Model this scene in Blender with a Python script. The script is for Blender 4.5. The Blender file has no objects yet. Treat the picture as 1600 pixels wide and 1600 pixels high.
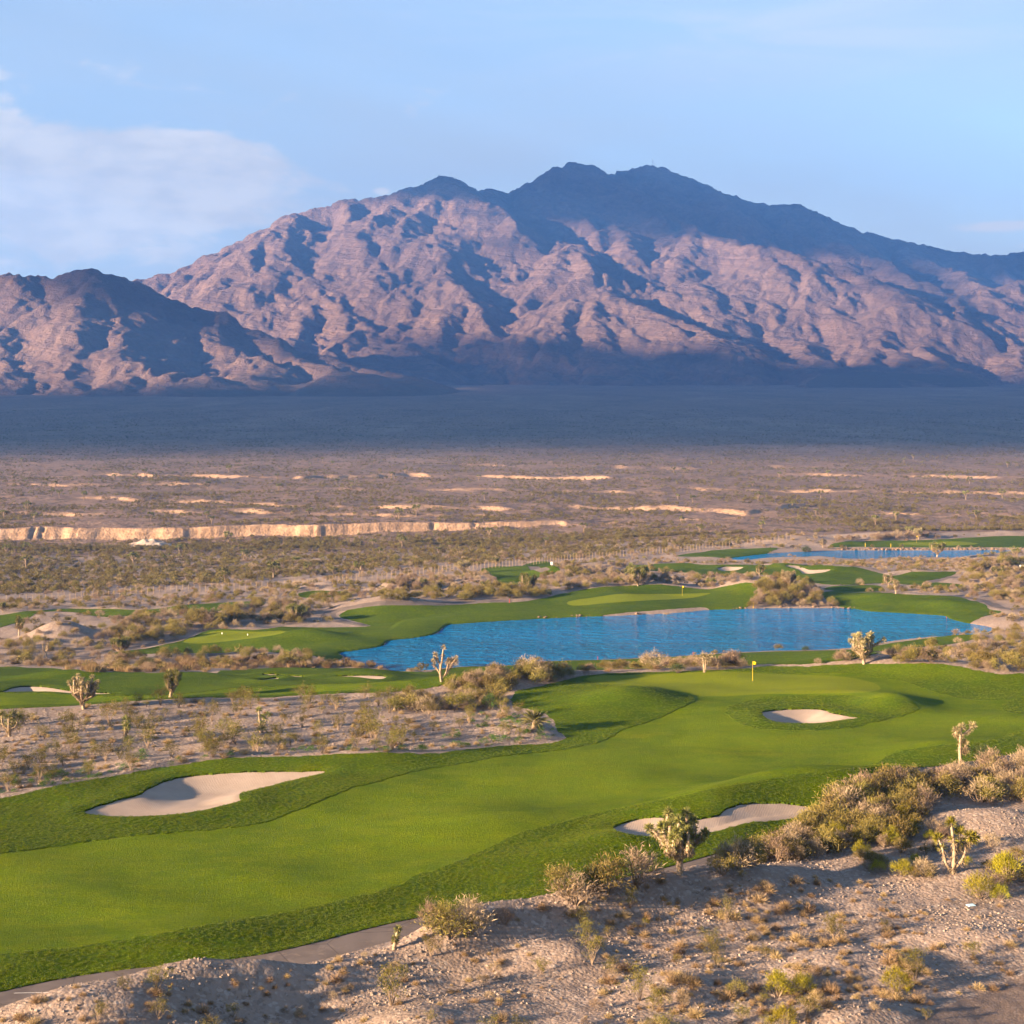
import bpy, math, random
import numpy as np
import time
_T0 = time.time()


def lap(w):
    print('LAP %-14s %.1f' % (w, time.time() - _T0), flush=True)

from mathutils import Vector

SC = bpy.context.scene
COL = SC.collection
rng = np.random.default_rng(11)
random.seed(11)

# ------------------------------------------------------------------ camera
F = 2222.0            # focal length in pixels of a 1600 px wide picture
H = 29.0              # camera height above the fairway
YH = 640.0            # picture row of the level line
cam = bpy.data.cameras.new('camera')
cam.sensor_width = 36.0
cam.lens = 36.0 * F / 1600.0
cam.shift_y = -0.1
cam.clip_start = 1.0
cam.clip_end = 60000.0
camo = bpy.data.objects.new('camera', cam)
COL.objects.link(camo)
camo.location = (0, 0, H)
camo.rotation_euler = (math.radians(90), 0, 0)
SC.camera = camo

# ------------------------------------------------------------------ sun and sky
SUN_EL = math.radians(11.8)
SUN_SIDE = math.radians(24.0)      # how far behind the camera plane, sun on the left
S = Vector((-math.cos(SUN_EL) * math.cos(SUN_SIDE), -math.cos(SUN_EL) * math.sin(SUN_SIDE), math.sin(SUN_EL)))
sun = bpy.data.lights.new('sun', 'SUN')
sun.energy = 5.0
sun.angle = math.radians(0.5)
sun.color = (1.0, 0.705, 0.44)
suno = bpy.data.objects.new('sun', sun)
COL.objects.link(suno)
suno.rotation_euler = S.to_track_quat('Z', 'Y').to_euler()

world = bpy.data.worlds.new('World')
SC.world = world
world.use_nodes = True


def N(nt, kind, **kw):
    n = nt.nodes.new(kind)
    for k, v in kw.items():
        if k.startswith('i_'):
            key = k[2:]
            key = int(key) if key.isdigit() else key.replace('_', ' ')
            n.inputs[key].default_value = v
        else:
            setattr(n, k, v)
    return n


def math_node(nt, op, a, b=None, c=None, clamp=False):
    n = nt.nodes.new('ShaderNodeMath')
    n.operation = op
    n.use_clamp = clamp
    for i, v in enumerate((a, b, c)):
        if v is None:
            continue
        if isinstance(v, (int, float)):
            n.inputs[i].default_value = v
        else:
            nt.links.new(v, n.inputs[i])
    return n.outputs[0]


def smooth(nt, v, lo, hi):
    n = nt.nodes.new('ShaderNodeMapRange')
    n.interpolation_type = 'SMOOTHSTEP'
    nt.links.new(v, n.inputs[0])
    n.inputs[1].default_value = lo
    n.inputs[2].default_value = hi
    return n.outputs[0]


def mixc(nt, fac, a, b):
    n = nt.nodes.new('ShaderNodeMix')
    n.data_type = 'RGBA'
    for sock, v in ((n.inputs['Factor'], fac), (n.inputs[6], a), (n.inputs[7], b)):
        if isinstance(v, (int, float)):
            sock.default_value = v
        elif isinstance(v, tuple):
            sock.default_value = (*v, 1.0) if len(v) == 3 else v
        else:
            nt.links.new(v, sock)
    return n.outputs[2]


def build_sky():
    nt = world.node_tree
    nt.nodes.clear()
    out = N(nt, 'ShaderNodeOutputWorld')
    bg = N(nt, 'ShaderNodeBackground')
    sky = N(nt, 'ShaderNodeTexSky')
    sky.sky_type = 'NISHITA'
    sky.sun_disc = False
    sky.sun_elevation = SUN_EL
    sky.sun_rotation = math.atan2(S.x, S.y)
    sky.altitude = 900
    sky.air_density = 1.0
    sky.dust_density = 0.6
    sky.ozone_density = 2.0
    tc = N(nt, 'ShaderNodeTexCoord')
    sep = N(nt, 'ShaderNodeSeparateXYZ')
    nt.links.new(tc.outputs['Generated'], sep.inputs[0])
    az = math_node(nt, 'MULTIPLY', math_node(nt, 'ARCTAN2', sep.outputs[0], sep.outputs[1]), 180 / math.pi)
    el = math_node(nt, 'MULTIPLY', math_node(nt, 'ARCSINE', sep.outputs[2]), 180 / math.pi)

    def noise(sx, sy, detail, rough, off=0.0, dist=0.0):
        cmb = N(nt, 'ShaderNodeCombineXYZ')
        nt.links.new(math_node(nt, 'MULTIPLY', az, sx), cmb.inputs[0])
        nt.links.new(math_node(nt, 'MULTIPLY', el, sy), cmb.inputs[1])
        cmb.inputs[2].default_value = off
        nn = N(nt, 'ShaderNodeTexNoise')
        nn.inputs['Scale'].default_value = 1.0
        nn.inputs['Detail'].default_value = detail
        nn.inputs['Roughness'].default_value = rough
        nn.inputs['Distortion'].default_value = dist
        nt.links.new(cmb.outputs[0], nn.inputs['Vector'])
        return nn.outputs[0]

    def blob(a0, e0, sa, se):
        da = math_node(nt, 'DIVIDE', math_node(nt, 'SUBTRACT', az, a0), sa)
        de = math_node(nt, 'DIVIDE', math_node(nt, 'SUBTRACT', el, e0), se)
        r2 = math_node(nt, 'ADD', math_node(nt, 'MULTIPLY', da, da), math_node(nt, 'MULTIPLY', de, de))
        return math_node(nt, 'POWER', 2.718, math_node(nt, 'MULTIPLY', r2, -1.0))

    veil = smooth(nt, noise(0.05, 0.16, 5, 0.5, 3.1, 0.3), 0.36, 0.72)     # thin cirrus all round the sky
    puff = noise(0.22, 0.6, 9, 0.58, 7.7, 0.35)
    # banks of cloud: the one on the left of the view, smaller ones and others round the horizon
    bias = blob(-17.5, 8.7, 7.8, 2.5)
    for b in ((60, 9, 14, 3), (-75, 12, 16, 4), (150, 10, 20, 4), (-140, 9, 16, 3)):
        bias = math_node(nt, 'ADD', bias, math_node(nt, 'MULTIPLY', blob(*b), 0.95))
    dens = math_node(nt, 'ADD', math_node(nt, 'MULTIPLY', bias, 0.80), math_node(nt, 'SUBTRACT', puff, 0.5))
    bank = smooth(nt, math_node(nt, 'ADD', dens, math_node(nt, 'MULTIPLY', math_node(nt, 'SUBTRACT', noise(0.9, 2.0, 6, 0.6, 33.0), 0.5), 0.12)), 0.16, 0.36)
    lent = blob(19.2, 6.95, 2.6, 0.30)
    for b in ((21.5, 6.2, 2.4, 0.22), (-20.8, 12.5, 1.6, 0.55), (-5.2, 8.7, 0.5, 0.22), (-10.8, 8.4, 1.0, 0.28), (95, 8, 5, 0.5), (-60, 7.5, 5, 0.5)):
        lent = math_node(nt, 'ADD', lent, blob(*b))
    lent = smooth(nt, math_node(nt, 'ADD', lent, math_node(nt, 'MULTIPLY', math_node(nt, 'SUBTRACT', noise(0.7, 2.6, 6, 0.6, 14.0), 0.5), 0.8)), 0.42, 0.85)
    cir = math_node(nt, 'MULTIPLY', blob(9.0, 14.6, 13.0, 1.6), smooth(nt, noise(0.10, 0.55, 7, 0.6, 1.3, 0.8), 0.38, 0.72))
    tiny = smooth(nt, math_node(nt, 'ADD', noise(0.55, 1.5, 5, 0.5, 21.0), math_node(nt, 'MULTIPLY', blob(-8, 8.4, 9, 0.9), 0.05)), 0.70, 0.78)
    air = math_node(nt, 'DIVIDE', math_node(nt, 'ADD', 0.17, math_node(nt, 'MULTIPLY', veil, 0.20)), math_node(nt, 'ADD', math_node(nt, 'ABSOLUTE', sep.outputs[2]), 0.03))
    lay = math_node(nt, 'SUBTRACT', 1.0, math_node(nt, 'POWER', 2.718, math_node(nt, 'MULTIPLY', air, -1.0)))
    c1 = mixc(nt, lay, sky.outputs[0], (2.08, 2.33, 2.66))
    c2 = mixc(nt, math_node(nt, 'MULTIPLY', cir, 0.6), c1, (2.6, 2.75, 3.0))
    cl = mixc(nt, smooth(nt, noise(0.35, 0.9, 7, 0.6, 51.0), 0.35, 0.62), (2.60, 2.62, 2.70), (3.15, 3.06, 2.96))
    c3 = mixc(nt, math_node(nt, 'MULTIPLY', bank, 0.96), c2, cl)
    c3 = mixc(nt, math_node(nt, 'MULTIPLY', lent, 0.85), c3, (3.05, 3.0, 2.98))
    c4 = mixc(nt, math_node(nt, 'MULTIPLY', tiny, 0.25), c3, (3.0, 2.95, 2.95))
    nt.links.new(c4, bg.inputs['Color'])
    bg.inputs['Strength'].default_value = SKY_STRENGTH
    nt.links.new(bg.outputs[0], out.inputs[0])


SKY_STRENGTH = 0.05
build_sky()
vs = SC.view_settings
vs.view_transform = 'Standard'
vs.look = 'None'
vs.gamma = 1.0
vs.use_curve_mapping = False
vs.exposure = 2.78
SC.cycles.max_bounces = 5
SC.cycles.diffuse_bounces = 2
SC.cycles.glossy_bounces = 2
SC.cycles.transmission_bounces = 2
SC.cycles.volume_bounces = 0
SC.cycles.use_denoising = True
SC.cycles.use_adaptive_sampling = True
SC.cycles.adaptive_threshold = 0.02


# ------------------------------------------------------------------ helpers: noise, meshes, tags
def _hash(ix, iy, seed):
    h = (ix.astype(np.int64) * 374761393 + iy.astype(np.int64) * 668265263 + seed * 974634777) & 0xFFFFFFFF
    h = ((h ^ (h >> 13)) * 1274126177) & 0xFFFFFFFF
    h = ((h ^ (h >> 16)) * 2246822519) & 0xFFFFFFFF
    return ((h ^ (h >> 15)) & 0xFFFFFF) / float(0x1000000)


def pnoise(x, y, seed=0):
    x = np.asarray(x, float)
    y = np.asarray(y, float)
    ix, iy = np.floor(x), np.floor(y)
    fx, fy = x - ix, y - iy
    ux = fx * fx * fx * (fx * (fx * 6 - 15) + 10)
    uy = fy * fy * fy * (fy * (fy * 6 - 15) + 10)

    def g(ox, oy):
        a = _hash(ix + ox, iy + oy, seed) * 2 * np.pi
        return np.cos(a) * (fx - ox) + np.sin(a) * (fy - oy)
    a = g(0, 0) * (1 - ux) + g(1, 0) * ux
    b = g(0, 1) * (1 - ux) + g(1, 1) * ux
    return (a * (1 - uy) + b * uy) * 1.5


def fbm(x, y, octv=4, seed=0, gain=0.5, lac=2.03):
    s, a = 0.0, 1.0
    for i in range(octv):
        s = s + a * pnoise(x, y, seed + i * 17)
        x, y, a = x * lac, y * lac, a * gain
    return s


def sstep(a, b, x):
    t = np.clip((x - a) / (b - a), 0, 1)
    return t * t * (3 - 2 * t)


def mesh_np(name, V, T, mats, matidx=None, smooth_shade=True, attrs=None):
    """mesh from vertex array and triangle (or quad) index array"""
    me = bpy.data.meshes.new(name)
    V = np.ascontiguousarray(V, dtype=np.float32)
    T = np.ascontiguousarray(T, dtype=np.int32)
    k = T.shape[1]
    me.vertices.add(len(V))
    me.vertices.foreach_set('co', V.ravel())
    me.loops.add(T.size)
    me.loops.foreach_set('vertex_index', T.ravel())
    me.polygons.add(len(T))
    me.polygons.foreach_set('loop_start', np.arange(0, T.size, k, dtype=np.int32))
    me.polygons.foreach_set('loop_total', np.full(len(T), k, dtype=np.int32))
    for m in mats:
        me.materials.append(m)
    if matidx is not None:
        me.polygons.foreach_set('material_index', np.ascontiguousarray(matidx, dtype=np.int32))
    me.polygons.foreach_set('use_smooth', np.full(len(T), smooth_shade, dtype=bool))
    if attrs:
        for an, av in attrs.items():
            at = me.attributes.new(an, 'FLOAT', 'POINT')
            at.data.foreach_set('value', np.ascontiguousarray(av, dtype=np.float32))
    me.update(calc_edges=True)
    return me


def link(name, me, parent=None, loc=None, rotz=0.0, scale=1.0):
    o = bpy.data.objects.new(name, me)
    COL.objects.link(o)
    if parent is not None:
        o.parent = parent
    if loc is not None:
        o.location = loc
    o.rotation_euler = (0, 0, rotz)
    if scale != 1.0:
        o.scale = (scale, scale, scale) if isinstance(scale, (int, float)) else scale
    return o


def tag(o, label=None, cat=None, group=None, kind=None):
    if label:
        o['label'] = label
    if cat:
        o['category'] = cat
    if group:
        o['group'] = group
    if kind:
        o['kind'] = kind
    return o


# ------------------------------------------------------------------ materials
def mat_base(name):
    m = bpy.data.materials.new(name)
    m.use_nodes = True
    nt = m.node_tree
    b = nt.nodes['Principled BSDF']
    b.inputs['Roughness'].default_value = 0.9
    b.inputs['Specular IOR Level'].default_value = 0.15
    return m, nt, b


def obj_noise(nt, scale, detail=4, rough=0.55, vec=None, dist=0.0):
    n = N(nt, 'ShaderNodeTexNoise')
    n.inputs['Scale'].default_value = scale
    n.inputs['Detail'].default_value = detail
    n.inputs['Roughness'].default_value = rough
    n.inputs['Distortion'].default_value = dist
    if vec is None:
        tc = N(nt, 'ShaderNodeTexCoord')
        vec = tc.outputs['Object']
    nt.links.new(vec, n.inputs['Vector'])
    return n.outputs[0]


def stretched(nt, sx, sy, sz):
    tc = N(nt, 'ShaderNodeTexCoord')
    mp = N(nt, 'ShaderNodeMapping')
    mp.inputs['Scale'].default_value = (sx, sy, sz)
    nt.links.new(tc.outputs['Object'], mp.inputs['Vector'])
    return mp.outputs[0]


def add_bump(nt, b, h, dist, strength=1.0):
    bp = N(nt, 'ShaderNodeBump')
    bp.inputs['Distance'].default_value = dist
    bp.inputs['Strength'].default_value = strength
    nt.links.new(h, bp.inputs['Height'])
    nt.links.new(bp.outputs[0], b.inputs['Normal'])
    return bp


def grass_mat(name, dark, light, yellow, fine, bumpd, patch=0.07):
    m, nt, b = mat_base(name)
    big = smooth(nt, obj_noise(nt, patch, 5, 0.6), 0.32, 0.68)
    mid = smooth(nt, obj_noise(nt, 0.6, 5, 0.65, stretched(nt, 0.6, 1.2, 1)), 0.35, 0.68)
    sm = smooth(nt, obj_noise(nt, fine, 3, 0.7), 0.3, 0.7)
    c = mixc(nt, big, dark, light)
    c = mixc(nt, math_node(nt, 'MULTIPLY', mid, 0.35), c, yellow)
    dry = smooth(nt, obj_noise(nt, 0.22, 6, 0.68, stretched(nt, 0.55, 1.0, 1), 0.6), 0.56, 0.74)
    c = mixc(nt, math_node(nt, 'MULTIPLY', dry, 0.30), c, tuple(x * k_ for x, k_ in zip(yellow, (1.15, 0.92, 2.0))))
    lush = smooth(nt, obj_noise(nt, 0.16, 5, 0.6, stretched(nt, 0.4, 1.0, 1), 0.4), 0.55, 0.72)
    c = mixc(nt, math_node(nt, 'MULTIPLY', lush, 0.35), c, tuple(x * 0.72 for x in dark))
    c2 = mixc(nt, math_node(nt, 'MULTIPLY', sm, 0.55), c, tuple(x * 0.45 for x in dark))
    nt.links.new(c2, b.inputs['Base Color'])
    b.inputs['Roughness'].default_value = 0.8
    b.inputs['Specular IOR Level'].default_value = 0.04
    add_bump(nt, b, obj_noise(nt, fine * 1.3, 4, 0.75), bumpd, 1.0)
    return m


M = {}
M['fairway'] = grass_mat('fairway_grass', (0.054, 0.092, 0.0007), (0.100, 0.146, 0.0009), (0.160, 0.172, 0.0018), 7.0, 0.12)
M['green'] = grass_mat('putting_grass', (0.118, 0.148, 0.005), (0.138, 0.168, 0.006), (0.165, 0.180, 0.008), 9.0, 0.05)
M['rough'] = grass_mat('rough_grass', (0.037, 0.070, 0.0008), (0.064, 0.104, 0.0010), (0.118, 0.130, 0.0020), 4.0, 0.07, 0.12)
M['turf'] = grass_mat('far_turf', (0.034, 0.064, 0.0009), (0.062, 0.098, 0.0012), (0.105, 0.120, 0.0020), 3.0, 0.14, 0.05)


def ground_mat(name, a, bcol, c, pebble=6.0, bumpd=0.08, white=0.35, speck=None):
    m, nt, b = mat_base(name)
    big = smooth(nt, obj_noise(nt, 0.12, 6, 0.62), 0.35, 0.65)
    mid = smooth(nt, obj_noise(nt, 1.1, 5, 0.65), 0.35, 0.68)
    col = mixc(nt, big, a, bcol)
    col = mixc(nt, math_node(nt, 'MULTIPLY', mid, 0.5), col, c)
    vo = N(nt, 'ShaderNodeTexVoronoi')
    vo.inputs['Scale'].default_value = pebble
    tc = N(nt, 'ShaderNodeTexCoord')
    nt.links.new(tc.outputs['Object'], vo.inputs['Vector'])
    sp = N(nt, 'ShaderNodeSeparateColor')
    nt.links.new(vo.outputs['Color'], sp.inputs[0])
    lightp = smooth(nt, sp.outputs[0], 0.70, 0.95)
    darkp = smooth(nt, sp.outputs[1], 0.75, 0.95)
    col = mixc(nt, math_node(nt, 'MULTIPLY', lightp, white), col, (0.3968, 0.352, 0.3072))
    col = mixc(nt, math_node(nt, 'MULTIPLY', darkp, 0.45), col, (0.0832, 0.064, 0.0544))
    if speck:
        wash = smooth(nt, obj_noise(nt, 1.0, 6, 0.62, stretched(nt, 0.0045, 0.0016, 0.01), 0.8), 0.50, 0.66)
        col = mixc(nt, math_node(nt, 'MULTIPLY', wash, 0.45), col, (0.235, 0.170, 0.128))
        dusk = smooth(nt, obj_noise(nt, 1.0, 5, 0.6, stretched(nt, 0.010, 0.004, 0.01), 0.4), 0.45, 0.62)
        col = mixc(nt, math_node(nt, 'MULTIPLY', dusk, 0.35), col, (0.080, 0.058, 0.042))
        # plants too far away to tell apart
        v2 = N(nt, 'ShaderNodeTexNoise')
        v2.inputs['Scale'].default_value = speck[0]
        v2.inputs['Detail'].default_value = 3
        v2.inputs['Roughness'].default_value = 0.7
        nt.links.new(tc.outputs['Object'], v2.inputs['Vector'])
        col = mixc(nt, math_node(nt, 'MULTIPLY', smooth(nt, v2.outputs[0], 0.52, 0.66), speck[1]), col, speck[2])
    nt.links.new(col, b.inputs['Base Color'])
    hsum = math_node(nt, 'ADD', obj_noise(nt, pebble * 0.5, 5, 0.7), math_node(nt, 'MULTIPLY', vo.outputs['Distance'], -0.5))
    add_bump(nt, b, hsum, bumpd, 0.9)
    return m


M['gravel'] = ground_mat('gravel_ground', (0.166, 0.127, 0.103), (0.226, 0.173, 0.140), (0.196, 0.142, 0.107), 5.0, 0.09, 0.30)
M['plain'] = ground_mat('desert_plain', (0.122, 0.078, 0.056), (0.178, 0.118, 0.086), (0.140, 0.088, 0.060), 1.2, 0.35, 0.18, (0.16, 0.8, (0.048, 0.0371, 0.0192)))
M['dirt'] = ground_mat('smooth_dirt', (0.1184, 0.0864, 0.0704), (0.1376, 0.1024, 0.0832), (0.1088, 0.08, 0.064), 9.0, 0.03, 0.12)


def simple_mat(name, ca, cb, scale, bumpd=0.0, rough=0.9, detail=4, bscale=None, spec=0.15):
    m, nt, b = mat_base(name)
    col = mixc(nt, smooth(nt, obj_noise(nt, scale, detail, 0.6), 0.33, 0.67), ca, cb)
    nt.links.new(col, b.inputs['Base Color'])
    b.inputs['Roughness'].default_value = rough
    b.inputs['Specular IOR Level'].default_value = spec
    if bumpd:
        add_bump(nt, b, obj_noise(nt, bscale or scale * 4, 4, 0.65), bumpd, 0.8)
    return m


def sand_material():
    m, nt, b = mat_base('bunker_sand')
    col = mixc(nt, smooth(nt, obj_noise(nt, 0.5, 5, 0.6), 0.3, 0.7), (0.256, 0.1984, 0.1568), (0.3008, 0.24, 0.192))
    nt.links.new(col, b.inputs['Base Color'])
    wv = N(nt, 'ShaderNodeTexWave')
    wv.inputs['Scale'].default_value = 2.6
    wv.inputs['Distortion'].default_value = 5.0
    wv.inputs['Detail'].default_value = 2.0
    wv.inputs['Detail Scale'].default_value = 0.3
    tc = N(nt, 'ShaderNodeTexCoord')
    nt.links.new(tc.outputs['Object'], wv.inputs['Vector'])
    h = math_node(nt, 'ADD', math_node(nt, 'MULTIPLY', wv.outputs[1], 0.30), obj_noise(nt, 8, 4, 0.7))
    add_bump(nt, b, h, 0.035, 0.8)
    return m


M['sand'] = sand_material()
M['path'] = simple_mat('cart_path_concrete', (0.096, 0.0768, 0.0672), (0.1248, 0.1011, 0.0883), 0.6, 0.012, 0.85)


def path_wear():
    """blown sand, stains and hairline cracks on the path"""
    nt = M['path'].node_tree
    b = nt.nodes['Principled BSDF']
    old = b.inputs['Base Color'].links[0].from_socket
    sandy = smooth(nt, obj_noise(nt, 0.9, 6, 0.7, None, 0.5), 0.54, 0.68)
    c = mixc(nt, math_node(nt, 'MULTIPLY', sandy, 0.55), old, (0.20, 0.155, 0.122))
    stain = smooth(nt, obj_noise(nt, 0.35, 5, 0.7), 0.56, 0.72)
    c = mixc(nt, math_node(nt, 'MULTIPLY', stain, 0.4), c, (0.062, 0.050, 0.044))
    vo = N(nt, 'ShaderNodeTexVoronoi', feature='DISTANCE_TO_EDGE')
    vo.inputs['Scale'].default_value = 0.28
    tc = N(nt, 'ShaderNodeTexCoord')
    nt.links.new(tc.outputs['Object'], vo.inputs['Vector'])
    crack = smooth(nt, vo.outputs['Distance'], 0.012, 0.0)
    c = mixc(nt, math_node(nt, 'MULTIPLY', crack, 0.7), c, (0.04, 0.033, 0.03))
    nt.links.new(c, b.inputs['Base Color'])


path_wear()
M['white_paint'] = simple_mat('white_paint', (0.72, 0.70, 0.66), (0.80, 0.78, 0.75), 3.0)
M['pile'] = simple_mat('pale_spoil', (0.2816, 0.224, 0.1728), (0.352, 0.288, 0.2368), 0.4, 0.25, 0.95)


def mountain_mat(name, hi):
    m, nt, b = mat_base(name)
    geo = N(nt, 'ShaderNodeNewGeometry')
    sp = N(nt, 'ShaderNodeSeparateXYZ')
    nt.links.new(geo.outputs['Position'], sp.inputs[0])
    big = smooth(nt, obj_noise(nt, 0.0016, 6, 0.6), 0.35, 0.65)
    mid = smooth(nt, obj_noise(nt, 0.010, 6, 0.7), 0.35, 0.68)
    fine = smooth(nt, obj_noise(nt, 0.05, 4, 0.75), 0.32, 0.7)
    cmb = N(nt, 'ShaderNodeCombineXYZ')          # tilted rock beds
    nt.links.new(math_node(nt, 'MULTIPLY', sp.outputs[0], 0.0011), cmb.inputs[0])
    nt.links.new(math_node(nt, 'MULTIPLY', sp.outputs[1], 0.0008), cmb.inputs[1])
    nt.links.new(math_node(nt, 'ADD', math_node(nt, 'MULTIPLY', sp.outputs[2], 0.026), math_node(nt, 'MULTIPLY', sp.outputs[0], 0.004)), cmb.inputs[2])
    st = smooth(nt, obj_noise(nt, 1.0, 4, 0.6, cmb.outputs[0]), 0.42, 0.62)
    c = mixc(nt, big, (0.114, 0.073, 0.058), (0.174, 0.117, 0.091))
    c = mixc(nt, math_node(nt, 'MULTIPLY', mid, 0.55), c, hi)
    c = mixc(nt, math_node(nt, 'MULTIPLY', st, 0.18), c, (0.1184, 0.0704, 0.0544))
    c = mixc(nt, math_node(nt, 'MULTIPLY', fine, 0.45), c, (0.0832, 0.0608, 0.0448))
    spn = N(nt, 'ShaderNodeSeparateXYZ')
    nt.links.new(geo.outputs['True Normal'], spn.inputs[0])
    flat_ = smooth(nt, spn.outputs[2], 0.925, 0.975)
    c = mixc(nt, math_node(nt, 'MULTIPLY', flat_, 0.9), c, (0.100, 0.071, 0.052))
    nt.links.new(c, b.inputs['Base Color'])
    h = math_node(nt, 'ADD', obj_noise(nt, 0.02, 7, 0.72), math_node(nt, 'MULTIPLY', st, 0.18))
    add_bump(nt, b, h, 26.0, 1.0)
    return m


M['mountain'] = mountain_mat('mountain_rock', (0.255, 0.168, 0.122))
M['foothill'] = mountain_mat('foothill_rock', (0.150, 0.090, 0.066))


def water_material():
    m, nt, b = mat_base('pond_water')
    b.inputs['Base Color'].default_value = (0.002, 0.13, 0.33, 1)
    b.inputs['Roughness'].default_value = 0.10
    b.inputs['IOR'].default_value = 1.33
    b.inputs['Specular IOR Level'].default_value = 0.42
    v = stretched(nt, 0.55, 1.0, 1)
    w1 = obj_noise(nt, 0.55, 3, 0.6, v, 0.6)
    w2 = obj_noise(nt, 2.6, 3, 0.6, v, 0.3)
    gust = smooth(nt, obj_noise(nt, 0.05, 4, 0.55, stretched(nt, 0.35, 1.3, 1)), 0.35, 0.65)
    h = math_node(nt, 'MULTIPLY', math_node(nt, 'ADD', w1, math_node(nt, 'MULTIPLY', w2, 0.4)), math_node(nt, 'ADD', 0.55, math_node(nt, 'MULTIPLY', gust, 0.6)))
    add_bump(nt, b, h, 3.0, 1.0)
    return m


M['water'] = water_material()


def leaf_mat(name, a, bcol, trans=0.25, rough=0.7):
    """foliage: colour varies from plant to plant and from leaf to leaf"""
    m, nt, b = mat_base(name)
    oi = N(nt, 'ShaderNodeObjectInfo')
    at = N(nt, 'ShaderNodeAttribute', attribute_name='v')
    c = mixc(nt, at.outputs['Fac'], a, bcol)
    hs = N(nt, 'ShaderNodeHueSaturation')
    nt.links.new(c, hs.inputs['Color'])
    nt.links.new(math_node(nt, 'ADD', 0.78, math_node(nt, 'MULTIPLY', oi.outputs['Random'], 0.45)), hs.inputs['Value'])
    nt.links.new(math_node(nt, 'ADD', 0.485, math_node(nt, 'MULTIPLY', oi.outputs['Random'], 0.03)), hs.inputs['Hue'])
    nt.links.new(hs.outputs[0], b.inputs['Base Color'])
    b.inputs['Roughness'].default_value = rough
    tr = N(nt, 'ShaderNodeBsdfTranslucent')
    nt.links.new(hs.outputs[0], tr.inputs['Color'])
    mx = N(nt, 'ShaderNodeMixShader')
    mx.inputs[0].default_value = trans
    out = [n for n in nt.nodes if n.type == 'OUTPUT_MATERIAL'][0]
    nt.links.new(b.outputs[0], mx.inputs[1])
    nt.links.new(tr.outputs[0], mx.inputs[2])
    nt.links.new(mx.outputs[0], out.inputs['Surface'])
    return m


M['creosote'] = leaf_mat('creosote_leaf', (0.0544, 0.0512, 0.0077), (0.1408, 0.1184, 0.0192))
M['scrub'] = leaf_mat('desert_scrub_leaf', (0.066, 0.053, 0.014), (0.145, 0.114, 0.038))
M['brush'] = leaf_mat('saltbush_leaf', (0.0720, 0.0640, 0.0130), (0.1950, 0.1520, 0.0450))
M['drybrush'] = leaf_mat('dry_brush_leaf', (0.1472, 0.1056, 0.0672), (0.2688, 0.2016, 0.1344))
M['tuft'] = leaf_mat('dry_tuft', (0.192, 0.1312, 0.064), (0.32, 0.2304, 0.128))
M['yellow'] = leaf_mat('yellow_brush_leaf', (0.1088, 0.1056, 0.0077), (0.2432, 0.2176, 0.0128))
M['dark'] = leaf_mat('dark_leaf', (0.0224, 0.0352, 0.009), (0.0544, 0.0704, 0.0192))
M['weed'] = leaf_mat('weed_leaf', (0.032, 0.0736, 0.009), (0.0704, 0.128, 0.0192))
M['golden'] = leaf_mat('golden_grass', (0.128, 0.0832, 0.0384), (0.2304, 0.1568, 0.08))
M['blade'] = leaf_mat('rough_blade', (0.042, 0.076, 0.0012), (0.115, 0.132, 0.0030))
M['joshua'] = leaf_mat('joshua_leaf', (0.064, 0.0736, 0.0141), (0.192, 0.1792, 0.0576), 0.15)
M['joshua_yellow'] = leaf_mat('joshua_leaf_yellow', (0.1088, 0.1152, 0.0077), (0.2304, 0.2176, 0.0256), 0.15)
M['joshua_pale'] = leaf_mat('joshua_leaf_pale', (0.1536, 0.128, 0.0576), (0.2944, 0.2432, 0.1344), 0.15)
M['dead'] = leaf_mat('dead_leaf', (0.125, 0.088, 0.048), (0.225, 0.165, 0.100), 0.1)
M['bark'] = simple_mat('joshua_bark', (0.2176, 0.16, 0.1056), (0.32, 0.2496, 0.1728), 7.0, 0.05, 0.9)
M['twig'] = simple_mat('twig', (0.128, 0.0928, 0.064), (0.2112, 0.16, 0.1152), 5.0)
M['stone'] = simple_mat('shore_stone', (0.12, 0.082, 0.056), (0.20, 0.142, 0.098), 1.5, 0.05, 0.9)
M['pebble'] = simple_mat('pebble', (0.128, 0.0992, 0.08), (0.256, 0.208, 0.1728), 0.6, 0.0, 0.9)


def flat_mat(name, c, rough=0.6, metal=0.0):
    m, nt, b = mat_base(name)
    b.inputs['Base Color'].default_value = (*c, 1)
    b.inputs['Roughness'].default_value = rough
    b.inputs['Metallic'].default_value = metal
    return m


M['flag'] = flat_mat('flag_yellow', (0.55, 0.36, 0.008))
M['pole'] = flat_mat('pole_yellow', (0.45, 0.32, 0.02), 0.4)
M['cup'] = flat_mat('cup_dark', (0.02, 0.02, 0.02))
M['post'] = simple_mat('fence_post', (0.2432, 0.1728, 0.1024), (0.32, 0.2368, 0.1472), 3.0)
M['wire'] = flat_mat('wire', (0.1664, 0.1408, 0.1216), 0.6, 0.3)
M['red'] = flat_mat('stake_red', (0.30, 0.03, 0.02))
M['blueplate'] = flat_mat('blue_plate', (0.40, 0.58, 0.66))
M['steel'] = flat_mat('mast_steel', (0.45, 0.45, 0.46), 0.5, 0.4)

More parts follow.
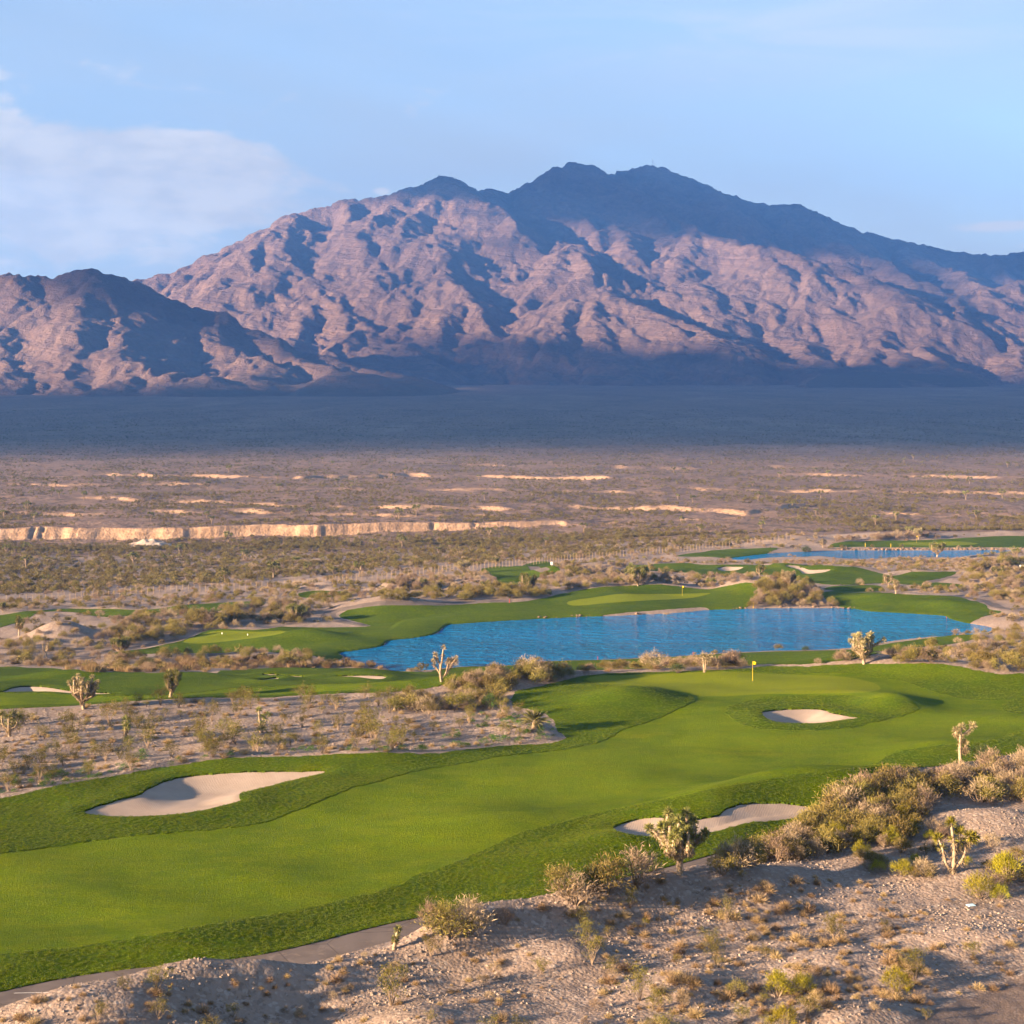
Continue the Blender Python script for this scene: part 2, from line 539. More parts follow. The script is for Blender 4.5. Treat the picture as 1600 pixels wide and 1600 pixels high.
# ------------------------------------------------------------------ the lie of the land
COLS = np.array([-400, 0, 400, 800, 1200, 1600, 2000], float)
TAB = [
    (30,   [1.5] * 7),
    (60,   [0.9] * 7),
    (75,   [0.3, 0.3, 0.3, 0.2, 0.2, 0.4, 0.6]),
    (92,   [0.1, 0.1, 0.1, 0.1, 0.1, 0.6, 0.9]),
    (120,  [0, 0, 0, 0, 0, 0.1, 0.2]),
    (145,  [-0.5, -0.5, -0.3, 0.2, 0.3, 0.2, 0.1]),
    (156,  [-1.5, -1.5, -1.2, -0.4, 0.25, 0.2, 0.1]),
    (165,  [-2.5, -2.5, -2.4, -1.8, -0.8, -0.2, 0]),
    (180,  [-4.2, -4.4, -4.6, -4.6, -4.0, -2.6, -2]),
    (200,  [-7.2, -7.4, -7.6, -7.8, -7.0, -5.0, -4]),
    (215,  [-9.2, -9.5, -9.9, -10.2, -9.6, -7.2, -6]),
    (245,  [-10.5, -10.5, -10.5, -10.6, -10.4, -9.2, -8]),
    (280,  [-11.5, -11.0, -10.3, -10.0, -10.0, -9.4, -8.5]),
    (292,  [-11.8, -11.5, -10.8, -9.4, -9.6, -9.2, -8.5]),
    (320,  [-13, -13, -12, -9.8, -9.7, -9.3, -9]),
    (345,  [-15, -15, -13.5, -11.0, -10.6, -10, -9.5]),
    (380,  [-17, -17, -15.5, -12.8, -12.2, -11.6, -11]),
    (405,  [-18, -18, -17, -14.3, -13.1, -12.8, -12]),
    (430,  [-19, -19, -18, -15.4, -13.4, -13.3, -13]),
    (470,  [-20, -20, -19.5, -17.0, -13.6, -13.2, -13]),
    (515,  [-20.5, -20.5, -20.3, -18.0, -14.6, -13.7, -13.3]),
    (600,  [-20.5, -20.5, -20.3, -18.0, -14.6, -13.7, -13.3]),
]
RY = np.array([r[0] for r in TAB], float)
RZ = np.array([r[1] for r in TAB], float)


def pchip(xk, yk, x):
    """monotone cubic along axis 0 for each column of yk; x 1-D -> (len(x), ncol)"""
    h = np.diff(xk)[:, None]
    d = np.diff(yk, axis=0) / h
    m = np.zeros_like(yk)
    same = d[:-1] * d[1:] > 0
    w1 = 2 * h[1:] + h[:-1]
    w2 = h[1:] + 2 * h[:-1]
    with np.errstate(divide='ignore', invalid='ignore'):
        hm = (w1 + w2) / (w1 / d[:-1] + w2 / d[1:])
    m[1:-1] = np.where(same, hm, 0)
    m[0], m[-1] = d[0], d[-1]
    i = np.clip(np.searchsorted(xk, x) - 1, 0, len(xk) - 2)
    hh = np.diff(xk)[i]
    t = np.clip((x - xk[i]) / hh, 0, 1)[:, None]
    hh = hh[:, None]
    return ((1 + 2 * t) * (1 - t) ** 2 * yk[i] + t * (1 - t) ** 2 * hh * m[i]
            + t * t * (3 - 2 * t) * yk[i + 1] + t * t * (t - 1) * hh * m[i + 1])


_FY = np.arange(30, 600, 0.5)
_FT = pchip(RY, RZ, _FY)
PLAIN_Y = np.array([400, 530, 800, 1300, 2000, 3000, 4500, 6500, 12000], float)
PLAIN_Z = np.array([-15.6, -15.2, -13, -9, 8, 45, 105, 190, 420], float)[:, None]
_PY = np.arange(400, 12000, 10.0)
_PT = pchip(PLAIN_Y, PLAIN_Z, _PY)[:, 0]


def table_z(X, Y):
    px = np.clip(800 + X / np.maximum(Y, 1) * F, -400, 2000)
    fy = np.clip((np.clip(Y, 30, 599) - 30) / 0.5, 0, len(_FY) - 1.001)
    iy = fy.astype(int)
    ty = fy - iy
    fx = (px + 400) / 400.0
    ix = np.clip(fx.astype(int), 0, 5)
    t = fx - ix

    def colv(k):
        k = np.clip(k, 0, 6)
        return _FT[iy, k] * (1 - ty) + _FT[iy + 1, k] * ty
    p0, p1, p2, p3 = colv(ix - 1), colv(ix), colv(ix + 1), colv(ix + 2)
    return 0.5 * (2 * p1 + (p2 - p0) * t + (2 * p0 - 5 * p1 + 4 * p2 - p3) * t * t + (3 * p1 - p0 - 3 * p2 + p3) * t ** 3)


def plain_z(Y):
    return np.interp(Y, _PY, _PT)


# smooth hummocks: px, Y, height, half-length along, half-length across, turn (deg)
BUMPS = [
    (150, 66.0, 1.55, 5.0, 3.0, 15), (310, 69.6, 1.45, 3.0, 1.8, 18), (420, 70.8, 0.9, 2.5, 1.5, 20), (560, 72.6, 0.5, 3.0, 1.4, 25), (710, 76.5, 1.6, 3.2, 2.2, 25), (800, 79.0, 1.0, 3.0, 1.8, 25), (640, 66.0, 0.8, 3.0, 2.2, 0),
    (1030, 83.5, 1.5, 7.0, 2.8, 30), (920, 80.0, 0.9, 3.0, 1.8, 28), (880, 74.0, 0.7, 3.0, 2.0, 10), (1180, 84.5, 1.0, 4.0, 3.0, 30), (1320, 73.0, 0.7, 4.0, 2.5, 10), (1330, 66.0, 0.9, 3.2, 1.8, 15),
    (1560, 97.0, 1.1, 5.0, 3.5, 10), (1500, 88.0, 0.5, 3.0, 3.0, 0), (1080, 70.5, 0.6, 3.0, 1.8, 10), (500, 66.5, -0.9, 4.5, 3.0, 10),
    (1545, 77.0, 0.5, 3.0, 2.0, 0),
    (1260, 107.5, 2.3, 7.5, 3.0, 18), (1090, 102.5, 1.1, 5.0, 2.2, 22), (1400, 112.0, 0.5, 4.0, 3.0, 10), (1520, 121.0, 0.8, 7.0, 3.0, 15), (1010, 95.5, 0.6, 8.0, 2.0, 30),
    (985, 140.0, 1.1, 5.0, 4.0, 20), (1395, 139.0, 1.2, 3.2, 3.0, 0), (1270, 143.5, 0.35, 7.0, 1.6, 0), (1440, 156.0, 1.2, 9.0, 4.0, -15), (1570, 152.0, 0.8, 7.0, 4.0, -20), (1300, 160.0, 0.9, 8.0, 3.5, 0),
    (300, 116.0, 0.7, 9.0, 3.0, 12), (560, 117.0, 0.8, 8.0, 2.5, 18), (60, 108.0, 0.5, 7.0, 4.0, 10), (640, 98.0, 0.4, 9.0, 3.0, 25), (830, 100.0, 0.6, 7.0, 2.2, 28), (250, 77.5, 0.4, 7.0, 2.5, 12),
    (560, 171.0, 0.9, 7.0, 3.0, 0), (300, 168.0, 0.9, 6.0, 3.0, 0), (420, 174.0, 0.8, 6.0, 2.5, 0), (130, 170.0, 0.9, 7.0, 3.0, 0),
    (740, 152.0, 1.2, 7.0, 4.0, 0), (860, 156.0, 0.6, 5.0, 3.0, 0),
    (470, 243.0, 1.8, 10.0, 5.0, 15), (610, 281.0, 2.0, 10.0, 6.0, 0), (400, 252.0, 1.0, 7.0, 4.0, 0),
    (95, 246.0, 3.0, 5.6, 5.0, 0), (1020, 308.0, 2.0, 7.0, 5.0, 0), (925, 306.0, 1.2, 5.0, 4.0, 0), (1165, 304.0, 2.6, 5.5, 6.0, 0), (1230, 300.0, 2.0, 7.0, 7.0, 0),
    (1400, 288.0, 1.4, 12.0, 4.0, 0), (1480, 281.0, 0.8, 8.0, 3.0, 0), (620, 312.0, 2.2, 6.0, 4.0, 0), (500, 322.0, 1.3, 6.0, 4.0, 0), (880, 345.0, 1.8, 9.0, 6.0, 0), (950, 350.0, 2.2, 9.0, 6.0, 0),
    (1300, 348.0, 1.8, 9.0, 5.0, 0), (1215, 362.0, 1.2, 8.0, 4.0, 0), (1320, 385.0, 0.5, 14.0, 4.0, 0), (1450, 388.0, 0.7, 14.0, 5.0, 0), (1130, 372.0, 0.9, 14.0, 5.0, 0), (1430, 335.0, 1.2, 7.0, 4.0, 0),
    (1560, 345.0, 2.6, 12.0, 12.0, 0), (1600, 312.0, 1.8, 10.0, 8.0, 0), (1240, 455.0, 2.0, 14.0, 8.0, 0), (1400, 470.0, 1.6, 22.0, 7.0, 0), (1560, 478.0, 1.6, 18.0, 7.0, 0),
    (300, 262.0, 1.2, 8.0, 5.0, 0), (760, 330.0, 1.0, 8.0, 5.0, 0), (1580, 205.0, 0.8, 9.0, 6.0, 0),
]
_b = np.array(BUMPS, float)
_BX = (_b[:, 0] - 800) / F * _b[:, 1]

# low banks of the dry washes on the plain: (px, Y) polyline, height
SCARPS = [
    ([(-150, 700), (0, 702), (70, 712), (140, 690), (240, 668), (400, 655), (520, 640), (640, 624), (760, 622), (860, 612)], 3.0),
    ([(130, 905), (300, 895), (470, 862), (640, 900), (820, 880), (980, 850)], 3.2), ([(330, 612), (430, 606), (510, 600), (630, 592), (770, 588), (900, 606)], 2.4),
    ([(860, 640), (1040, 628), (1110, 612), (1165, 602), (1260, 640), (1340, 640)], 3.4), ([(1300, 606), (1440, 596), (1640, 590)], 3.2), ([(1060, 765), (1240, 745), (1420, 735), (1560, 726), (1680, 720)], 2.8),
    ([(1200, 905), (1420, 880), (1680, 860)], 3.0), ([(-100, 612), (60, 606), (160, 600), (240, 612), (330, 600)], 2.2), ([(500, 760), (700, 745), (900, 742), (1050, 730)], 2.4), ([(-100, 800), (150, 790), (350, 800)], 2.4), ([(700, 1050), (1000, 1000), (1400, 1020)], 2.8),
]


NEAR_BUMPS = [i for i in range(len(BUMPS)) if BUMPS[i][1] < 91 or BUMPS[i][0] == 1560 and BUMPS[i][1] < 100]


def hummocks(X, Y, which=None):
    z = np.zeros_like(X)
    for i in (range(len(_b)) if which is None else which):
        dx, dy = X - _BX[i], Y - _b[i, 1]
        a = math.radians(_b[i, 5])
        u = (dx * math.cos(a) + dy * math.sin(a)) / _b[i, 3]
        v = (-dx * math.sin(a) + dy * math.cos(a)) / _b[i, 4]
        r2 = u * u + v * v
        k = r2 < 9
        if k.any():
            z[k] += _b[i, 2] * np.exp(-r2[k])
    return z


def seg_dist(X, Y, pts):
    """distance to an open polyline, signed +1 on its far side (larger Y), and position along"""
    best = np.full(X.shape, 1e9)
    sgn = np.ones(X.shape)
    tt = np.zeros(X.shape)
    n = len(pts) - 1
    for i in range(n):
        ax, ay = pts[i]
        bx, by = pts[i + 1]
        ex, ey = bx - ax, by - ay
        L2 = ex * ex + ey * ey
        t0 = ((X - ax) * ex + (Y - ay) * ey) / L2
        t = np.clip(t0, 0, 1)
        d = np.hypot(X - ax - t * ex, Y - ay - t * ey)
        k = d < best
        best[k] = d[k]
        sgn[k] = np.sign(ex * (Y - ay) - ey * (X - ax))[k]
        tt[k] = ((i + t) / n)[k]
    return best, sgn, tt


def cliff_line(X, Y):
    px = 800 + X / np.maximum(Y, 1) * F
    yc = np.interp(px, [-500, 0, 100, 300, 500, 700, 820, 900, 1100, 1700], [522, 524, 531, 538, 546, 555, 561, 566, 572, 580])
    yc = yc + 3.0 * pnoise(X / 55, 0 * X, 5) + 0.5 * pnoise(X / 11.0, 0 * X, 6)
    gul = np.abs(pnoise(X / 9.5 + 2.2 * pnoise(X / 27, 0 * X, 3), 0 * X + 3.3, 7))
    yc = yc + 1.2 * sstep(0.07, 0.0, gul) * sstep(-0.2, 0.3, pnoise(X / 40, 0 * X, 19)) + 0.3 * pnoise(X / 2.4, Y / 9, 9)
    wide = np.interp(px, [-300, 60, 160, 330, 800, 900, 1000], [5, 6, 5.0, 3.0, 2.6, 6, 10])
    wide = wide * (0.9 + 0.7 * pnoise(X / 21, 0 * X, 77))
    yc = yc - np.interp(px, [-300, 0, 60, 330, 820, 860, 1700], [0, 0, 1.5, 1.5, 0, 5, 0]) * sstep(0.1, 0.5, pnoise(X / 17, 0 * X, 15))
    return yc, wide


def base_z(X, Y):
    """the ground without bunkers, ponds and fine roughness"""
    X = np.asarray(X, float)
    Y = np.asarray(Y, float)
    z = table_z(X, Y) + hummocks(X, Y)
    back = Y > 478
    if back.any():
        x, y, low = X[back], Y[back], z[back]
        top = plain_z(y) + 0.9 * fbm(x / 90, y / 60, 3, 31)
        yc, w = cliff_line(x, y)
        k = sstep(0, 1, (y - yc) / w)
        talus = 1.3 * np.exp(-np.maximum(yc - y, 0) / 5.0) * (0.6 + 0.5 * pnoise(x / 8, y / 8, 12))
        z[back] = (low + talus * sstep(480, 520, y)) * (1 - k) + top * k
    far = Y > 560
    if far.any():
        for pts, h in SCARPS:
            P = [((p - 800) / F * y, y) for p, y in pts]
            xs = [p[0] for p in P]
            ys = [p[1] for p in P]
            kk = far & (X > min(xs) - 60) & (X < max(xs) + 60) & (Y > min(ys) - 70) & (Y < max(ys) + 110)
            if not kk.any():
                continue
            xx, yy = X[kk], Y[kk]
            d, s, t = seg_dist(xx, yy + 2.5 * pnoise(xx / 11, 0 * xx, 8) + 5 * pnoise(xx / 37, 0 * xx, 4), P)
            sd = d * s
            ends = sstep(0, 0.06, t) * sstep(1, 0.94, t)
            prof = np.where(sd < 0, -0.55 * np.exp(sd / 26.0), 0.45 * np.exp(-sd / 40.0))
            face = sstep(-2.2, 2.2, sd)
            prof = -0.55 * np.exp(np.minimum(sd, 0) / 26.0) * (1 - face) + 0.45 * np.exp(-np.maximum(sd, 0) / 40.0) * face
            z[kk] += 0.62 * h * prof * ends * np.clip(0.75 + 0.9 * fbm(xx / 34, yy / 200, 3, 39), 0.12, 1.4)
    return z


# the ground is worked out once on two fans of points: the course, and the plain behind it
UMAX, NU = 0.46, 720
us = np.linspace(-UMAX, UMAX, NU)
rows = [46.0]
while rows[-1] < 478:
    y = rows[-1]
    rows.append(y + min(max(2.6 / (H * F / (y * y)), 0.2), 0.95))
rows = np.array(rows)
prow = [476.0]
while prow[-1] < 5600:
    y = prow[-1]
    if 505 < y < 580:
        st = 0.55
    elif y < 960:
        st = 1.9
    else:
        st = 4 + (y - 960) * 0.02
    prow.append(y + st)
prow = np.array(prow)
PMAX, NP = 0.5, 640
pu = np.linspace(-PMAX, PMAX, NP)
UU, YY = np.meshgrid(us, rows)
GX, GY = (UU * YY).ravel(), YY.ravel()
GZ = base_z(GX, GY)
UU, YY = np.meshgrid(pu, prow)
PX, PYr = (UU * YY).ravel(), YY.ravel()
PZ = base_z(PX, PYr)
PZ += sstep(478, 520, PYr) * (0.25 * fbm(PX / 7, PYr / 7, 3, 61) + 0.5 * fbm(PX / 30, PYr / 30, 2, 63)) - 0.05 * (PYr < 478.5)
_PG = PZ.reshape(len(prow), NP)


def grid_pick(Zg, rws, umax, X, Y):
    nu = Zg.shape[1]
    fu = np.clip((X / Y + umax) / (2 * umax) * (nu - 1), 0, nu - 1.001)
    iu = fu.astype(int)
    iy = np.clip(np.searchsorted(rws, Y) - 1, 0, len(rws) - 2)
    tu = fu - iu
    ty = np.clip((Y - rws[iy]) / (rws[iy + 1] - rws[iy]), 0, 1)
    return (Zg[iy, iu] * (1 - tu) + Zg[iy, iu + 1] * tu) * (1 - ty) + (Zg[iy + 1, iu] * (1 - tu) + Zg[iy + 1, iu + 1] * tu) * ty


def height_lookup(X, Y):
    """ground height at any place, from the finished fans"""
    X, Y = np.atleast_1d(X).astype(float), np.atleast_1d(Y).astype(float)
    return np.where(Y < 477.0, grid_pick(GZ.reshape(len(rows), NU), rows, UMAX, X, Y), grid_pick(_PG, prow, PMAX, X, Y))


_CG = (GZ - hummocks(GX, GY, NEAR_BUMPS)).reshape(len(rows), NU)      # the ground before the foreground berms were heaped up
_npl = int(np.searchsorted(prow, 1600))
_BG = GZ.reshape(len(rows), NU).copy()
_SY = np.concatenate([rows[:-2], prow[2:_npl]])


def ground_at(px, py, clean=False):
    """world X, Y, Z where the sight line through a picture point meets the ground"""
    px = np.atleast_1d(np.asarray(px, float))
    py = np.atleast_1d(np.asarray(py, float))
    u = (px - 800) / F
    out = np.zeros(px.shape)
    zo = np.zeros(px.shape)

    def column(Zg, umax, uu):
        nu = Zg.shape[1]
        fu = np.clip((uu + umax) / (2 * umax) * (nu - 1), 0, nu - 1.001)
        iu = fu.astype(int)
        t = fu - iu
        return Zg[:, iu] * (1 - t) + Zg[:, iu + 1] * t
    for a in range(0, len(px), 2000):
        uu = u[a:a + 2000]
        Z = np.vstack([column((_CG if clean else _BG)[:-2], UMAX, uu), column(_PG[2:_npl], PMAX, uu)])
        R = H - (py[a:a + 2000][None, :] - YH) / F * _SY[:, None]
        hit = R <= Z
        i = np.argmax(hit, axis=0)
        i = np.where(hit.any(axis=0), np.maximum(i, 1), len(_SY) - 1)
        r = np.arange(len(i))
        g0 = R[i - 1, r] - Z[i - 1, r]
        g1 = R[i, r] - Z[i, r]
        t = np.clip(g0 / np.maximum(g0 - g1, 1e-6), 0, 1)
        out[a:a + 2000] = _SY[i - 1] + t * (_SY[i] - _SY[i - 1])
        zo[a:a + 2000] = Z[i - 1, r] + t * (Z[i, r] - Z[i - 1, r])
    return u * out, out, zo


def plane_at(px, py, z):
    px, py = np.asarray(px, float), np.asarray(py, float)
    Y = (H - z) * F / (py - YH)
    return (px - 800) / F * Y, Y


def catmull(P, n=5, closed=True):
    P = np.asarray(P, float)
    if closed:
        A = np.roll(P, 1, 0), P, np.roll(P, -1, 0), np.roll(P, -2, 0)
    else:
        Q = np.vstack([2 * P[0] - P[1], P, 2 * P[-1] - P[-2]])
        A = Q[:-3], Q[1:-2], Q[2:-1], Q[3:]
    out = []
    for k in range(n):
        t = k / n
        out.append(0.5 * (2 * A[1] + (A[2] - A[0]) * t + (2 * A[0] - 5 * A[1] + 4 * A[2] - A[3]) * t * t + (3 * A[1] - A[0] - 3 * A[2] + A[3]) * t ** 3))
    R = np.stack(out, 1).reshape(-1, 2)
    if not closed:
        R = np.vstack([R, P[-1]])
    return R


def sdf(poly, X, Y, pad=12.0):
    """signed distance to a closed polygon (negative inside); far away: pad"""
    out = np.full(X.shape, pad)
    lo, hi = poly.min(0) - pad, poly.max(0) + pad
    k = (X > lo[0]) & (X < hi[0]) & (Y > lo[1]) & (Y < hi[1])
    if not k.any():
        return out
    x, y = X[k], Y[k]
    best = np.full(x.shape, 1e18)
    inside = np.zeros(x.shape, bool)
    n = len(poly)
    for i in range(n):
        ax, ay = poly[i]
        bx, by = poly[(i + 1) % n]
        ex, ey = bx - ax, by - ay
        L2 = ex * ex + ey * ey + 1e-12
        t = np.clip(((x - ax) * ex + (y - ay) * ey) / L2, 0, 1)
        d = (x - ax - t * ex) ** 2 + (y - ay - t * ey) ** 2
        np.minimum(best, d, out=best)
        if ay != by:
            c = ((ay > y) != (by > y)) & (x < ex * (y - ay) / ey + ax)
            inside ^= c
    d = np.sqrt(best)
    out[k] = np.minimum(np.where(inside, -d, d), pad)
    return out


lap('grids')
# ------------------------------------------------------------------ outlines (picture points laid on the ground)
WATER1, WATER2 = -10.5, -13.7
POND1 = [(529, 1020), (537, 1027), (522, 1034), (560, 1039), (597, 1043), (612, 1049), (640, 1050), (675, 1047), (715, 1043), (800, 1040), (832, 1035), (875, 1033), (960, 1031), (1012, 1028), (1062, 1026), (1115, 1022), (1200, 1018), (1282, 1016),
         (1337, 1012), (1375, 1005), (1440, 997), (1500, 994), (1530, 991), (1555, 984), (1545, 979), (1510, 973), (1487, 967), (1474, 962), (1412, 958), (1360, 955), (1335, 951), (1300, 950), (1200, 950), (1145, 952), (1107, 953), (1062, 957),
         (1000, 960.5), (937, 963), (900, 964), (800, 969), (725, 974), (700, 976), (690, 982), (680, 990), (650, 996), (607, 1001), (596, 1009), (562, 1015)]
POND2 = [(1137, 873), (1172, 868), (1200, 865), (1250, 862), (1312, 860), (1450, 860), (1575, 859.5), (1600, 860), (1575, 863), (1540, 866), (1505, 870), (1502, 873), (1472, 872.5), (1412, 872), (1380, 872.5), (1345, 875.5), (1305, 872), (1282, 870), (1250, 871), (1200, 872), (1162, 876)]
FAIRWAY = [(-160, 1368), (0, 1337), (100, 1320), (200, 1305), (350, 1290), (415, 1280), (480, 1260), (550, 1235), (600, 1222), (675, 1202), (800, 1181), (880, 1169), (912, 1162), (952, 1149), (972, 1136), (1030, 1116), (1080, 1098), (1087, 1093), (1078, 1087),
           (1040, 1080), (1000, 1075.5), (955, 1071.5), (916, 1063.5), (911, 1061), (930, 1055.5), (960, 1053), (1040, 1050.8), (1150, 1050.3), (1240, 1050.5), (1310, 1051), (1362, 1058), (1412, 1066), (1437, 1073), (1475, 1082), (1525, 1091), (1575, 1091), (1600, 1086), (1720, 1078), (1720, 1120), (1600, 1145), (1550, 1157), (1440, 1172), (1390, 1182), (1365, 1195),
           (1350, 1198), (1300, 1200), (1240, 1208), (1150, 1228), (1080, 1245), (1010, 1256), (925, 1272), (875, 1286), (800, 1306), (750, 1330), (710, 1349), (675, 1360), (650, 1367), (625, 1379), (587, 1391), (500, 1410), (400, 1430), (325, 1446), (250, 1461), (175, 1472), (100, 1484), (0, 1498), (-160, 1522)]
GREEN1 = [(917, 1062), (930, 1057), (960, 1054.5), (1040, 1052), (1150, 1051.5), (1260, 1053), (1320, 1058), (1352, 1065), (1372, 1072), (1376, 1077), (1366, 1081), (1335, 1083), (1270, 1083.5), (1200, 1084), (1150, 1085.5), (1110, 1086.5), (1080, 1085), (1042, 1079), (1005, 1074), (955, 1070)]
COLLAR1 = [(1134, 1112), (1140, 1104), (1167, 1095), (1205, 1088), (1280, 1086), (1350, 1087), (1412, 1090), (1430, 1097), (1435, 1105), (1425, 1112), (1395, 1122), (1350, 1132), (1300, 1140), (1250, 1143), (1200, 1142), (1178, 1139), (1150, 1127)]
COLLAR2 = [(1566, 1100), (1577, 1094), (1610, 1087), (1680, 1086), (1690, 1112), (1610, 1115), (1585, 1112), (1570, 1107)]
BUNKERS = {
    'green': [(1190, 1115), (1196, 1110), (1225, 1106), (1255, 1105), (1287, 1107), (1298, 1113), (1320, 1119), (1344, 1123), (1312, 1127), (1275, 1131), (1225, 1131), (1200, 1126)],
    'left': [(131, 1270), (150, 1261), (190, 1251), (215, 1245), (235, 1231), (270, 1217), (320, 1210), (400, 1205.5), (495, 1205), (507, 1210), (475, 1218), (425, 1230), (385, 1240), (372, 1247), (378, 1254), (350, 1262), (300, 1271), (240, 1276), (175, 1276)],
    'right': [(957, 1297), (970, 1290), (1000, 1281), (1030, 1279), (1077, 1284), (1100, 1282), (1120, 1279), (1137, 1270), (1157, 1262), (1187, 1258), (1225, 1256), (1258, 1258), (1272, 1264), (1262, 1274), (1212, 1284), (1175, 1290), (1125, 1300), (1085, 1306), (1050, 1310), (1020, 1311), (987, 1309), (965, 1304)],
    'f2a': [(-40, 1084), (0, 1080), (20, 1075), (45, 1072), (75, 1074), (105, 1077), (150, 1080), (190, 1082), (150, 1084), (105, 1083), (75, 1080), (37, 1080), (0, 1083)],
    'f2b': [(403, 1053), (425, 1051), (450, 1054), (477, 1057), (462, 1059.5), (425, 1057)],
    'f2c': [(515, 1056.5), (560, 1057), (602, 1059), (595, 1061.5), (560, 1061)],
    'f2d': [(398, 1064), (420, 1061), (436, 1060.5), (430, 1063.5), (412, 1065.5)],
    'f7a': [(1120, 888), (1137, 885), (1162, 887), (1150, 891), (1130, 891.5)],
    'f7b': [(1224, 885), (1245, 884.5), (1265, 890), (1298, 890), (1287, 895), (1257, 896.5), (1248, 891)],
}
BEACH = [(942, 961), (970, 958.5), (1000, 956.5), (1060, 952.5), (1095, 950), (1107, 951), (1108, 954), (1062, 958.5), (1000, 962), (950, 963.5)]
ROUGH1 = [(-160, 1275), (0, 1247), (100, 1226), (185, 1212), (225, 1203), (280, 1196), (350, 1187), (450, 1182.5), (619, 1180), (681, 1178), (728, 1172), (790, 1163), (853, 1158), (878, 1153), (882, 1145), (869, 1137), (866, 1125), (850, 1116), (822, 1108), (803, 1102), (800, 1090),
          (812, 1080), (837, 1074), (862, 1067), (890, 1061), (917, 1056.5), (967, 1051), (1045, 1049.5), (1130, 1049), (1175, 1045), (1200, 1041), (1282, 1039), (1340, 1038), (1450, 1040), (1492, 1043), (1525, 1050), (1562, 1055), (1600, 1053), (1740, 1050),
          (1740, 1165), (1600, 1181), (1500, 1194), (1450, 1200), (1400, 1212), (1330, 1246), (1260, 1285), (1180, 1320), (1125, 1341), (1075, 1352), (1030, 1364), (960, 1381), (850, 1405), (800, 1414), (750, 1420), (650, 1438), (587, 1452), (525, 1469), (460, 1484), (400, 1496), (300, 1509), (200, 1517), (150, 1522), (100, 1530), (50, 1542), (0, 1554), (-160, 1590)]
TURFS = {
    'f2': [(-120, 1040), (0, 1042), (125, 1051), (225, 1052), (345, 1051), (400, 1046), (520, 1045), (597, 1045), (637, 1051), (665, 1049), (715, 1043), (800, 1041), (875, 1034), (960, 1032), (1062, 1027), (1200, 1019), (1282, 1017), (1340, 1013), (1375, 1006), (1440, 998), (1500, 995), (1530, 993),
           (1520, 1000), (1450, 1011), (1400, 1019), (1340, 1030), (1280, 1034), (1200, 1038), (1100, 1043), (950, 1047), (850, 1052), (760, 1056), (700, 1066), (665, 1075), (619, 1081), (572, 1084), (462, 1085), (400, 1090), (225, 1095), (105, 1101), (0, 1107), (-120, 1112)],
    'f3': [(282, 1002), (327, 987), (400, 984), (462, 980), (520, 981), (572, 979), (578, 976), (545, 968), (530, 962), (540, 955), (560, 949), (600, 944), (650, 946), (800, 941), (850, 932), (907, 921), (950, 917), (1020, 913), (1050, 916), (1100, 922), (1125, 919), (1165, 911), (1183, 918), (1177, 940), (1147, 951), (1107, 953.5), (1062, 958), (1000, 961.5), (900, 965),
           (800, 970), (725, 975), (700, 977), (690, 983), (680, 991), (650, 997), (607, 1002), (596, 1010), (562, 1016), (529, 1021), (536, 1027), (520, 1033), (505, 1031), (470, 1023), (400, 1017), (330, 1019), (287, 1019), (230, 1022), (190, 1026), (172, 1022), (230, 1013)],
    'f4': [(-100, 970), (0, 962), (50, 956), (112, 950), (180, 951), (230, 952), (317, 945), (400, 940), (405, 946), (320, 957), (277, 961), (230, 960), (175, 965), (150, 961), (120, 956), (95, 954), (65, 957), (42, 966), (0, 980), (-100, 990)],
    'f5': [(466, 931), (475, 925), (500, 922), (537, 925), (527, 931), (490, 935)],
    'f6': [(752, 889), (775, 885), (800, 885), (832, 880), (855, 879), (862, 884), (875, 893), (850, 900), (815, 912), (790, 915), (770, 912), (775, 903), (760, 897)],
    'f7': [(982, 883), (1012, 881), (1050, 880), (1100, 882), (1150, 882), (1200, 884), (1215, 881), (1305, 885), (1340, 886), (1375, 895), (1397, 900), (1425, 894), (1462, 895), (1495, 895), (1482, 901), (1455, 908), (1475, 911), (1502, 914), (1495, 919), (1450, 919), (1412, 913), (1375, 911), (1337, 913), (1275, 911), (1250, 906), (1175, 896), (1125, 899), (1087, 899), (1050, 893), (1017, 892)],
    'f8': [(1282, 929), (1300, 926), (1375, 926), (1450, 930), (1500, 934), (1537, 945), (1545, 952), (1565, 955), (1540, 961), (1500, 969), (1485, 966), (1474, 962), (1462, 959.5), (1412, 957.5), (1360, 954.5), (1335, 949), (1300, 938)],
    'f9': [(1288, 919), (1330, 915), (1372, 916), (1376, 923), (1300, 924)],
    'f10': [(1297, 852), (1330, 847), (1400, 844), (1500, 841), (1550, 839), (1640, 839), (1640, 855), (1475, 855), (1400, 854.5), (1312, 855)],
    'f11': [(1055, 869), (1082, 865), (1125, 859), (1200, 857), (1215, 858), (1195, 864), (1172, 867), (1150, 870), (1137, 872), (1100, 870)],
}
F2_FAIRWAY = [(-120, 1086), (30, 1084), (110, 1086), (200, 1087), (330, 1078), (450, 1072), (560, 1069), (640, 1066), (655, 1072), (619, 1078), (572, 1081), (462, 1082), (400, 1087), (225, 1092), (105, 1098), (0, 1103), (-120, 1108)]
GREEN2 = [(885, 940), (900, 936), (950, 931.5), (1000, 928.5), (1050, 927), (1100, 927.5), (1110, 929), (1087, 932), (1025, 939), (975, 942), (925, 944), (897, 944)]
GREEN3 = [(1400, 850), (1440, 848), (1500, 848), (1530, 849.5), (1500, 852), (1440, 852.5)]
TEE = [(285, 1003), (330, 989), (400, 987), (445, 986), (430, 992), (370, 1000), (310, 1006)]
